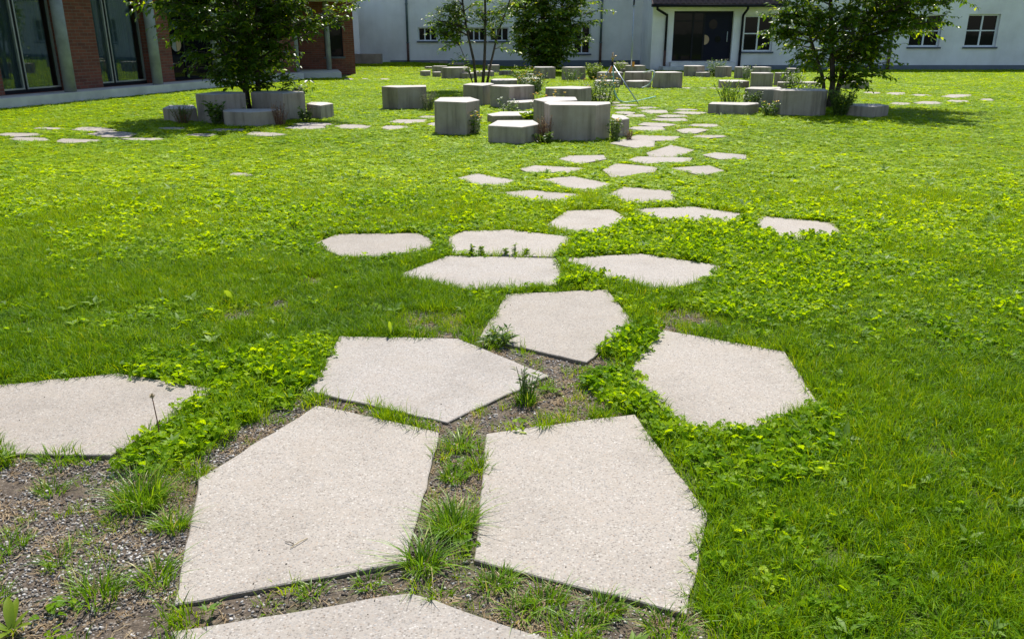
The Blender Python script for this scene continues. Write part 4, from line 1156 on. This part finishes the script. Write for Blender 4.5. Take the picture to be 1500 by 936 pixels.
TF = [(-1.33, 2.60, 380, .085, .17, "biggest dark grass tuft in the bare gravel beside the slabs", .7),
 (-1.16, 2.44, 110, .05, .10, "medium grass tuft close to the edge of the five sided slab", .7),
 (-1.25, 2.08, 130, .07, .11, "wide grass tuft in the gravel before the five sided slab", .7),
 (-1.10, 2.16, 110, .06, .10, "loose grass tuft at the slab corner over the gravel", .8),
 (-.285, 2.23, 170, .05, .135, "spreading grass tuft at the joint where three slabs meet", 1.1),
 (-.20, 2.43, 330, .07, .14, "bushy grass tuft in the joint between the two big slabs", .8),
 (-.22, 2.77, 130, .05, .08, "short grass clump halfway along the joint", .6),
 (-.215, 3.02, 150, .06, .10, "grass clump at the top end of the joint between two slabs", .8),
 (.065, 3.44, 110, .05, .12, "upright grass tuft in the bare triangle between slabs", .5),
 (-.06, 2.12, 110, .05, .09, "small grass tuft below the right hand big slab", .8),
 (.10, 2.04, 130, .06, .09, "small grass tuft in the soil strip before the bottom slab", .8),
 (.27, 2.01, 140, .05, .08, "grass tuft in soil at the lower corner of the right slab", .8),
 (-1.36, 2.84, 90, .05, .09, "thin grass tuft at the upper edge of the gravel patch", .8),
 (-1.70, 2.68, 90, .05, .08, "thin grass tuft in the middle of the gravel patch", .8),
 (-1.66, 2.33, 100, .06, .09, "sparse grass tuft at the outer side of the gravel patch", .8),
 (-1.79, 2.90, 110, .06, .09, "sparse grass tuft under the edge of the leftmost slab", .8),
 (-1.46, 2.26, 70, .045, .07, "small dry grass tuft in the gravel", .9),
 (-.98, 3.44, 110, .06, .09, "grass tuft where clover meets the joint soil", .8),
 (-.60, 2.09, 70, .04, .06, "tiny grass tuft under the long slab edge", .8),
 (-.44, 2.14, 60, .04, .06, "tiny yellowish grass tuft under the long slab edge", .9),
 (-.02, 2.14, 60, .04, .07, "tiny grass tuft beside the three slab joint", .8),
 (.02, 2.0, 80, .05, .08, "short grass tuft over the bottom slab edge", .8)]
TF += [(-1.56, 2.05, 110, .06, .09, "grass tuft beside the pale leaf rosette", .8),
 (-1.92, 2.52, 100, .06, .09, "grass tuft far out on the gravel patch", .8),
 (.44, 1.93, 120, .06, .09, "grass tuft where the lawn meets the right slab's lower corner", .8),
 (.18, 1.92, 110, .06, .09, "grass tuft beside the bottom slab's sloping edge", .8),
 (-.90, 3.47, 70, .035, .07, "small grass tuft at the top corner of the five sided slab", .8),
 (.16, 3.62, 70, .045, .07, "small grass tuft between pentagonal slab and clover", .8)]
for i, (x, y, n, r, h, lb, ln) in enumerate(TF): tuft(x, y, n, r, h, lb, 50+i, ln)
def rosette(x, y, label, n, ln, wd, mat, seed, up=.6, z=None, name="broadleaf_weed"):
    rg = np.random.default_rng(seed); V, Tt, tn = [], [], []
    for i in range(n):
        a = 2*PI*i/n + rg.normal(0, .3); le = ln*rg.uniform(.6, 1.15); u_ = up*rg.uniform(.6, 1.3); w_ = wd*le*rg.uniform(.8, 1.2)
        b0 = len(V); K = 6
        for k in range(K+1):
            t = k/K
            r_ = le*t*(1-.12*t); z_ = le*u_*(t - .35*t*t)
            ww = w_*.5*(math.sin(PI*min(1, t*.93+.05))**.8)
            cx_, cy_ = r_*math.cos(a), r_*math.sin(a)
            V += [(cx_-math.sin(a)*ww, cy_+math.cos(a)*ww, z_+ww*.35), (cx_, cy_, z_), (cx_+math.sin(a)*ww, cy_-math.cos(a)*ww, z_+ww*.35)]
            tn += [.4+.5*t]*3
        for k in range(K):
            c = b0+3*k
            Tt += [(c,c+1,c+4),(c,c+4,c+3),(c+1,c+2,c+5),(c+1,c+5,c+4)]
    o = bpy.data.objects.new(name, np_mesh(name, V, Tt, M[mat], tn, True))
    o.location = (x, y, gz1(x, y) if z is None else z)
    return tag(link(o), label, "weed", "single weeds in the lawn")
rosette(-1.66, 4.30, "bright yellow green broad leaf weed standing in the lawn above the clover", 4, .10, .36, 'bright', 3, .9)
rosette(-.675, 4.335, "narrow leaved bright weed at the far edge of the pentagonal slab", 4, .085, .22, 'bright', 4, 1.5)
rosette(-1.42, 1.93, "pale green leaf rosette in the corner of the gravel patch", 8, .085, .26, 'bright', 5, .8)
rosette(-1.76, 4.95, "small pale weed by the bare patch in the lawn", 4, .10, .3, 'bright', 6, 1.2)
for i, (x, y, h) in enumerate(((-.30, 6.07, .09), (-.225, 6.06, .085), (-.05, 6.055, .085), (.02, 6.05, .095), (.10, 6.06, .05))):
    plant("slab_joint_weed", ("leafy sprout at the outer end of the joint between the two long slabs", "leafy sprout next to the outermost one in the long slab joint", "leafy sprout near the middle of the long slab joint", "tallest leafy sprout in the long slab joint", "shortest leafy sprout in the long slab joint")[i], "weed", x, y, h, .018, 4, (.035,.45), 'bright', None, 0, 'stem', 8, group="sprouts in the slab joint")
plant("leafy_weed", "bushy sprout at the pointed end of the pentagonal slab", "weed", .07, 3.50, .16, .05, 10, (.035,.3), 'shrub', None, 0, 'stem', 10, group="single weeds in the lawn")
plant("feathery_weed", "feathery grey green weed along the pentagon slab's upper edge", "weed", -.08, 4.22, .06, .12, 24, (.05,.25), 'weedy' if 'weedy' in M else 'shrub', None, 0, 'stem', 12, group="single weeds in the lawn")
dd = tag(empty("dandelion", (-1.45, 3.06, gz1(-1.45, 3.06))), "dandelion with a bare seed head on a brown stalk beside the clover", "dandelion")
MB().tube([(0,0,0),(.004,0,.08),(.0,0,.15),(-.003,0,.205)], [.0026,.0025,.0022,.002], 6).build("stalk", M['redstem'], dd, True)
hb = MB()
for k in range(90):
    d = Vector(rvec(1)[0]); c = Vector((-.003,0,.212))
    hb.tube([c, c + d*.012], [.0012,.0004], 3, False)
hb.build("seed_head", M['straw'], dd)
for x, y, a, l_, lb in ((-.72, 2.30, .9, .07, "thin dry twig lying on the five sided slab"), (-.745, 2.335, -.4, .035, "short dark twig beside the dry twig on the slab"), (-1.28, 3.75, .2, .05, "dry grass stalk lying on the leftmost slab")):
    tag(MB().tube([(0,0,0),(l_*.5*math.cos(a), l_*.5*math.sin(a), .004),(l_*math.cos(a), l_*math.sin(a), 0)], .0016, 5).build("twig", M['straw'] if l_ > .04 else M['crumb'], loc=(x, y, .015)), lb, "twig")

# ------------------------------------------------------------------ lawn: grass, clover and gravel as instanced stuff
src = bpy.data.collections.new("lawn_sources")     # clump shapes, not placed themselves
def clump_obj(coll, name, me):
    o = bpy.data.objects.new(name, me); coll.objects.link(o); return o
def clover_clump(n, r, seed, lf=.015):
    rg = np.random.default_rng(seed)
    P, Dv, Nv, Ln, tn = [], [], [], [], []
    SV, ST = [], []
    for i in range(n):
        a = rg.uniform(0, 2*PI); q = math.sqrt(rg.random())*r; h = rg.uniform(.018, .052)*(1-.3*q/r)
        c = np.array([q*math.cos(a), q*math.sin(a), h])
        nrm = np.array([rg.normal(0,.45), rg.normal(0,.45), 1.0]); nrm /= np.linalg.norm(nrm)
        t1 = np.cross(nrm, [1,0,.1]); t1 /= np.linalg.norm(t1); t2 = np.cross(nrm, t1)
        a0 = rg.uniform(0, 2*PI); sc = lf*rg.uniform(.75, 1.35); tv = np.clip(rg.normal(.5, .2), 0, 1)
        for k in range(3):
            aa = a0 + 2*PI*k/3
            P.append(c); Dv.append(t1*math.cos(aa)+t2*math.sin(aa)+nrm*.12); Nv.append(nrm); Ln.append(sc); tn.append(tv)
        b = len(SV); SV += [(c[0]*.6-.0008, c[1]*.6, 0), (c[0]*.6+.0008, c[1]*.6, 0), tuple(c)]; ST.append((b, b+1, b+2))
    Ln = np.array(Ln)
    v, t = leaf_arrays(np.array(P), np.array(Dv), np.array(Nv), Ln, Ln*1.02, .16)
    # broaden the tip of every leaflet
    k = len(v)
    V = np.concatenate([v, np.array(SV)]); Tt = np.concatenate([t, np.array(ST)+k])
    return np_mesh("clover_clump", V, Tt, M['clover'], np.concatenate([np.repeat(tn, 5), np.full(len(SV), .3)]))
cg = bpy.data.collections.new("grass_sources"); cc = bpy.data.collections.new("clover_sources"); cw = bpy.data.collections.new("weed_sources"); cp = bpy.data.collections.new("pebble_sources")
for k in range(6):
    V, Tt, tn = blades(22, .042, .028, .086, .0037, .7, 100+k, 3)
    clump_obj(cg, "grass_clump_%d" % k, np_mesh("grass_clump", V, Tt, M['grass'], tn))
for k in range(6): clump_obj(cc, "clover_clump_%d" % k, clover_clump(13, .06, 200+k))
for k in range(4):
    rg = np.random.default_rng(300+k); n = 6
    a = rg.uniform(0, 2*PI, n); P = np.zeros((n,3)); P[:,2] = .01
    Ln = rg.uniform(.035, .075, n)
    v, t = leaf_arrays(P, np.stack([np.cos(a), np.sin(a), rg.uniform(.25,.9,n)], 1), np.tile([0,0,1.],(n,1)), Ln, Ln*.36, .2)
    clump_obj(cw, "weed_clump_%d" % k, np_mesh("weed_clump", v, t, M['weed'], np.repeat(rg.random(n), 5)))
def m_pebble():
    m, nt, b = new_mat("pebbles")
    ai = N(nt, "ShaderNodeAttribute", attribute_name='itint', attribute_type='INSTANCER').outputs['Fac']
    L(nt, ramp(nt, ai, [(0, (.045,.034,.026)), (.3, (.11,.09,.07)), (.55, (.21,.19,.165)), (.8, (.33,.31,.285)), (1, (.50,.48,.455))]), b.inputs['Base Color'])
    b.inputs['Roughness'].default_value = .85
    return m
M['pebble'] = m_pebble()
ico_v = []; ph = (1+5**.5)/2
for a, b in ((-1,ph),(1,ph),(-1,-ph),(1,-ph)): ico_v += [(a,b,0)]
for a, b in ((-1,ph),(1,ph),(-1,-ph),(1,-ph)): ico_v += [(0,a,b)]
for a, b in ((-1,ph),(1,ph),(-1,-ph),(1,-ph)): ico_v += [(b,0,a)]
ico_f = [(0,11,5),(0,5,1),(0,1,7),(0,7,10),(0,10,11),(1,5,9),(5,11,4),(11,10,2),(10,7,6),(7,1,8),(3,9,4),(3,4,2),(3,2,6),(3,6,8),(3,8,9),(4,9,5),(2,4,11),(6,2,10),(8,6,7),(9,8,1)]
ico = np.array([ico_v[i] for i in range(4)] + [ico_v[i] for i in range(4, 8)] + [ico_v[8], ico_v[10], ico_v[9], ico_v[11]], float)
ico = np.array([(-1,ph,0),(1,ph,0),(-1,-ph,0),(1,-ph,0),(0,-1,ph),(0,1,ph),(0,-1,-ph),(0,1,-ph),(ph,0,-1),(ph,0,1),(-ph,0,-1),(-ph,0,1)], float)
ico /= np.linalg.norm(ico[0])
for k in range(5):
    rg = np.random.default_rng(400+k)
    v = ico * rg.uniform(.7, 1.15, (12,1)) * np.array([1, rg.uniform(.65,.95), rg.uniform(.45,.75)])
    clump_obj(cp, "pebble_%d" % k, np_mesh("pebble", v, ico_f, M['pebble']))

def scatter(name, coll, P, rot, scl, idx, tint, label, cat):
    me = bpy.data.meshes.new(name)
    n = len(P)
    me.vertices.add(n); me.vertices.foreach_set('co', P.astype(np.float32).ravel())
    for nm, ty, dat, key in (('rot','FLOAT_VECTOR',rot,'vector'),('scl','FLOAT_VECTOR',scl,'vector'),('idx','INT',idx,'value'),('itint','FLOAT',tint,'value')):
        a = me.attributes.new(nm, ty, 'POINT')
        a.data.foreach_set(key, np.ascontiguousarray(dat, dtype=np.int32 if ty == 'INT' else np.float32).ravel())
    o = link(bpy.data.objects.new(name, me))
    tag(o, label, cat, kind='stuff')
    ng = bpy.data.node_groups.new(name + "_scatter", 'GeometryNodeTree')
    ng.interface.new_socket("Geometry", in_out='INPUT', socket_type='NodeSocketGeometry')
    ng.interface.new_socket("Geometry", in_out='OUTPUT', socket_type='NodeSocketGeometry')
    gi = ng.nodes.new('NodeGroupInput'); go = ng.nodes.new('NodeGroupOutput')
    ci = ng.nodes.new('GeometryNodeCollectionInfo'); ci.inputs[0].default_value = coll
    ci.inputs[1].default_value = True; ci.inputs[2].default_value = True
    ip = ng.nodes.new('GeometryNodeInstanceOnPoints'); ip.inputs['Pick Instance'].default_value = True
    def na(nm, ty):
        q = ng.nodes.new('GeometryNodeInputNamedAttribute'); q.data_type = ty; q.inputs[0].default_value = nm; return q.outputs[0]
    ng.links.new(gi.outputs[0], ip.inputs['Points']); ng.links.new(ci.outputs[0], ip.inputs['Instance'])
    ng.links.new(na('idx','INT'), ip.inputs['Instance Index'])
    ng.links.new(na('rot','FLOAT_VECTOR'), ip.inputs['Rotation']); ng.links.new(na('scl','FLOAT_VECTOR'), ip.inputs['Scale'])
    ng.links.new(ip.outputs[0], go.inputs[0])
    md = o.modifiers.new("scatter", 'NODES'); md.node_group = ng
    return o

BLOCKP = [ccw(p) for _, _, p in PB] + [[(x0,y0+.1),(x1,y0+.1),(x1,y0+(x1-x0)*.8),(x0,y0+(x1-x0)*.8)] for _, x0, x1, y0, _ in BB]
BLD = [[(-10.954,18.233),(-7.2,29.85),(-7.4,30.2),(-5.95,30.6),(-6.0,33.3),(-9,42),(-30,42),(-20,10)], [(-8,39.98),(5.9,39.98),(5.9,36.1),(9.8,36.1),(9.8,36.98),(31,36.98),(31,60),(-8,60)]]
def sample(dens0, s0, smax, ymax=40.2):
    """points over the visible lawn, thinner and larger with distance: returns x, y, scale"""
    out = []
    edges = list(np.geomspace(1.55, ymax, 40))
    for a, b in zip(edges[:-1], edges[1:]):
        m_ = (a+b)/2; s = float(np.clip(m_/s0, 1, smax))
        hw = .66*b + 1.3
        n = int(dens0/(s*s) * (b-a) * 2*hw)
        x = RNG.uniform(-hw, hw, n); y = RNG.uniform(a, b, n)
        out.append(np.stack([x, y, np.full(n, s)], 1))
    A = np.concatenate(out); return A[:,0], A[:,1], A[:,2]
THIN = SOIL[6:11]
def fields(x, y):
    sl = sdist(x, y, ALLSLAB, .4)
    so = sdist(x, y, SOIL, .4) + (fnoise(x, y, 7) - .5) * .16
    cl = sdist(x, y, CLOV, .4) + (fnoise(x, y, 6) - .5) * .14
    bl = sdist(x, y, BLOCKP, .4); bd = sdist(x, y, BLD, .4)
    # how much of the sward is clover
    base = .05 + .70*sstep(4.4, 7.6, y + .5*np.clip(x, -2.5, 2.0))
    n = fnoise(x, y, .9)
    cf = np.clip(base + (n-.5)*(.6 + .8*sstep(4, 7, y)), .02, .95)
    cf = np.where(cl < 0, .97, cf)
    return sl, so, cl, bl, bd, cf

x, y, s = sample(1000, 6.5, 2.6)
sl, so, cl, bl, bd, cf = fields(x, y)
u = RNG.random(len(x))
bare = np.clip((fnoise(x, y, 2.3) - .72) * 6, 0, .35) * sstep(7, 5, y)
thin = sdist(x, y, THIN, .4)
keep = (u < np.where(so < 0, np.where(thin < .05, .22 + .6*(fnoise(x, y, 6) > .52), .05 + .10*(fnoise(x, y, 8) > .6)), (1 - .5*cf) * (1-bare)))
edge = np.where(so < .03, .018, -.006 + .016*vnoise(x, y, 9)) - np.minimum(.0, 0)
keep &= (sl > edge * np.clip(s, 1, 2) + .012*sstep(8, 14, y)) & (bl > .02) & (bd > .03)
x, y, s, so, cf = x[keep], y[keep], s[keep], so[keep], cf[keep]
n = len(x)
dim = 1 - .35*(so < 0)
rot = np.stack([RNG.normal(0,.12,n), RNG.normal(0,.12,n), RNG.uniform(0,2*PI,n)], 1)
hz = RNG.uniform(.6, 1.3, n) * (.45 + 1.05*fnoise(x, y, 1.7)) * np.clip(s, 1, 1.25) * (1 - .5*sstep(6.5, 13, y)) * np.where((y > 8.5) & (sl[keep] < .5), .72, 1)
scl = np.stack([s*dim, s*dim, hz*dim], 1)
tint = np.clip(.0 + .55*fnoise(x, y, .8) + .22*fnoise(x, y, 4) + RNG.normal(0, .2, n) + .2*(so < .02) + .40*sstep(4.5, 9, y), 0, 1)
tint = np.where(RNG.random(n) < .02, 1.0, tint)
scatter("grass", cg, np.stack([x, y, ground_z(x, y)], 1), rot, scl, RNG.integers(0, 6, n), tint, "short green lawn grass around the slabs", "grass")
NG = n

x, y, s = sample(540, 6.0, 2.2)
sl, so, cl, bl, bd, cf = fields(x, y)
u = RNG.random(len(x))
keep = u < np.where((so < 0) & (cl > 0), .005, cf)
edge = np.where(cl < .0, -.035 + .05*vnoise(x, y, 8), .02)
keep &= (sl > edge * np.clip(s, 1, 1.8) + .015*sstep(8, 14, y)) & (bl > .03) & (bd > .05)
x, y, s, cl = x[keep], y[keep], s[keep], cl[keep]
n = len(x)
rot = np.stack([RNG.normal(0,.1,n), RNG.normal(0,.1,n), RNG.uniform(0,2*PI,n)], 1)
hz = RNG.uniform(.7, 1.25, n) * (.55 + .9*fnoise(x, y, 4)) * np.clip(s, 1, 1.3) * np.where(cl < 0, 1.25, .95) * (1 - .5*sstep(6.5, 13, y)) * np.where((y > 8.5) & (sl[keep] < .5), .78, 1)
scl = np.stack([s, s, hz], 1)
tint = np.clip(-.2 + 1.0*fnoise(x, y, .6) + RNG.normal(0, .2, n) + .42*sstep(4, 11, y) - .2*(so[keep] < 0) - .22*((x > .3) & (y < 4.6)), 0, 1)
scatter("clover", cc, np.stack([x, y, ground_z(x, y)], 1), rot, scl, RNG.integers(0, 6, n), tint, "three leaved clover spread through the lawn and over slab edges", "clover")
NC = n

x, y, s = sample(8, 6.0, 1.5, 10)
sl, so, cl, bl, bd, cf = fields(x, y)
keep = (sl > .05) & (bl > .05) & (bd > .05) & (so > -.03)
x, y, s = x[keep], y[keep], s[keep]; n = len(x)
rot = np.stack([RNG.normal(0,.15,n), RNG.normal(0,.15,n), RNG.uniform(0,2*PI,n)], 1)
scl = np.repeat(RNG.uniform(.7, 1.2, n)[:, None]*s[:, None], 3, 1)
P = np.stack([x, y, ground_z(x, y) + .015], 1)
scatter("lawn_weeds", cw, P, rot, scl, RNG.integers(0, 4, n), RNG.random(n), "scattered plantain and dandelion leaves low in the lawn", "weeds")

# gravel lying in the bare soil
n0 = 280000
x = RNG.uniform(-3.2, 1.4, n0); y = RNG.uniform(1.5, 5.4, n0)
so = sdist(x, y, SOIL, .4); sl = sdist(x, y, ALLSLAB, .4)
w_ = np.where(x < -.95, 1.0, .4) * sstep(.30, .55, fnoise(x, y, 4.0) + .12)
keep = (so < .03) & (sl > .006) & (RNG.random(n0) < w_)
x, y = x[keep], y[keep]; n = len(x)
r_ = .0024 + .0062*RNG.random(n)**2.0
scatter("gravel", cp, np.stack([x, y, ground_z(x, y) + r_*.25], 1), RNG.uniform(0, 2*PI, (n,3))*np.array([.12,.12,1]), np.repeat(r_[:, None], 3, 1), RNG.integers(0, 5, n), np.clip(RNG.normal(.48,.30,n), 0, 1), "loose fine gravel on the bare soil between the slabs", "gravel")
NP_ = n
# dead grass lying on the soil
M['litter'] = m_leaf("dead_grass", [(0, (.16,.105,.06)), (.5, (.30,.22,.13)), (1, (.48,.39,.25))], .25, .8, .1, True, tboost=(1,1,1))
cl_ = bpy.data.collections.new("litter_sources")
for k in range(5):
    rg = np.random.default_rng(500+k); V, Tt = [], []
    for i in range(5):
        a = rg.uniform(0, PI); c = rg.normal(0, .012, 2); le = rg.uniform(.012, .04); w_ = .0013; be = rg.normal(0, .3)
        for t in (-.5, 0, .5):
            aa = a + be*t; px, py = c[0]+math.cos(aa)*le*t, c[1]+math.sin(aa)*le*t; z = .003 + .006*abs(t)*rg.random()
            V += [(px-math.sin(a)*w_, py+math.cos(a)*w_, z), (px+math.sin(a)*w_, py-math.cos(a)*w_, z+.0008)]
        o_ = 6*i; Tt += [(o_,o_+1,o_+3),(o_,o_+3,o_+2),(o_+2,o_+3,o_+5),(o_+2,o_+5,o_+4)]
    clump_obj(cl_, "litter_%d" % k, np_mesh("litter", V, Tt, M['litter'], np.full(len(V), .5)))
x = RNG.uniform(-3.0, 1.6, 22000); y = RNG.uniform(1.6, 5.6, 22000)
so = sdist(x, y, SOIL, .4); sl = sdist(x, y, ALLSLAB, .4)
keep = (so < .04) & (sl > .004) & (RNG.random(22000) < .25 + .75*(fnoise(x, y, 5) > .52))
x, y = x[keep], y[keep]; n = len(x)
scatter("dead_grass", cl_, np.stack([x, y, ground_z(x, y) + .001], 1), RNG.normal(0, .12, (n,3)) + RNG.uniform(0, 2*PI, (n,1))*np.array([0,0,1.]), np.repeat(RNG.uniform(.6,1.2,(n,1)), 3, 1), RNG.integers(0, 5, n), RNG.random(n), "dead brown grass bits lying on the bare soil", "dead grass")
# crumbs of earth on the slabs
x = RNG.uniform(-2.6, 1.8, 9000); y = RNG.uniform(1.7, 6.2, 9000)
sl = sdist(x, y, ALLSLAB, .4)
keep = (sl < -.012) & (RNG.random(9000) < .02 + .5*np.exp(sl/.025))
x, y = x[keep], y[keep]; n = len(x); r_ = RNG.uniform(.0014, .0042, n)
scatter("soil_crumbs", cp, np.stack([x, y, np.full(n, .0125)], 1), RNG.uniform(0, 2*PI, (n,3))*np.array([.1,.1,1]), np.repeat(r_[:, None], 3, 1), RNG.integers(0, 5, n), RNG.random(n)*.3, "small dark crumbs of earth lying on the slabs", "crumbs")
print("grass", NG, "clover", NC, "gravel", NP_)
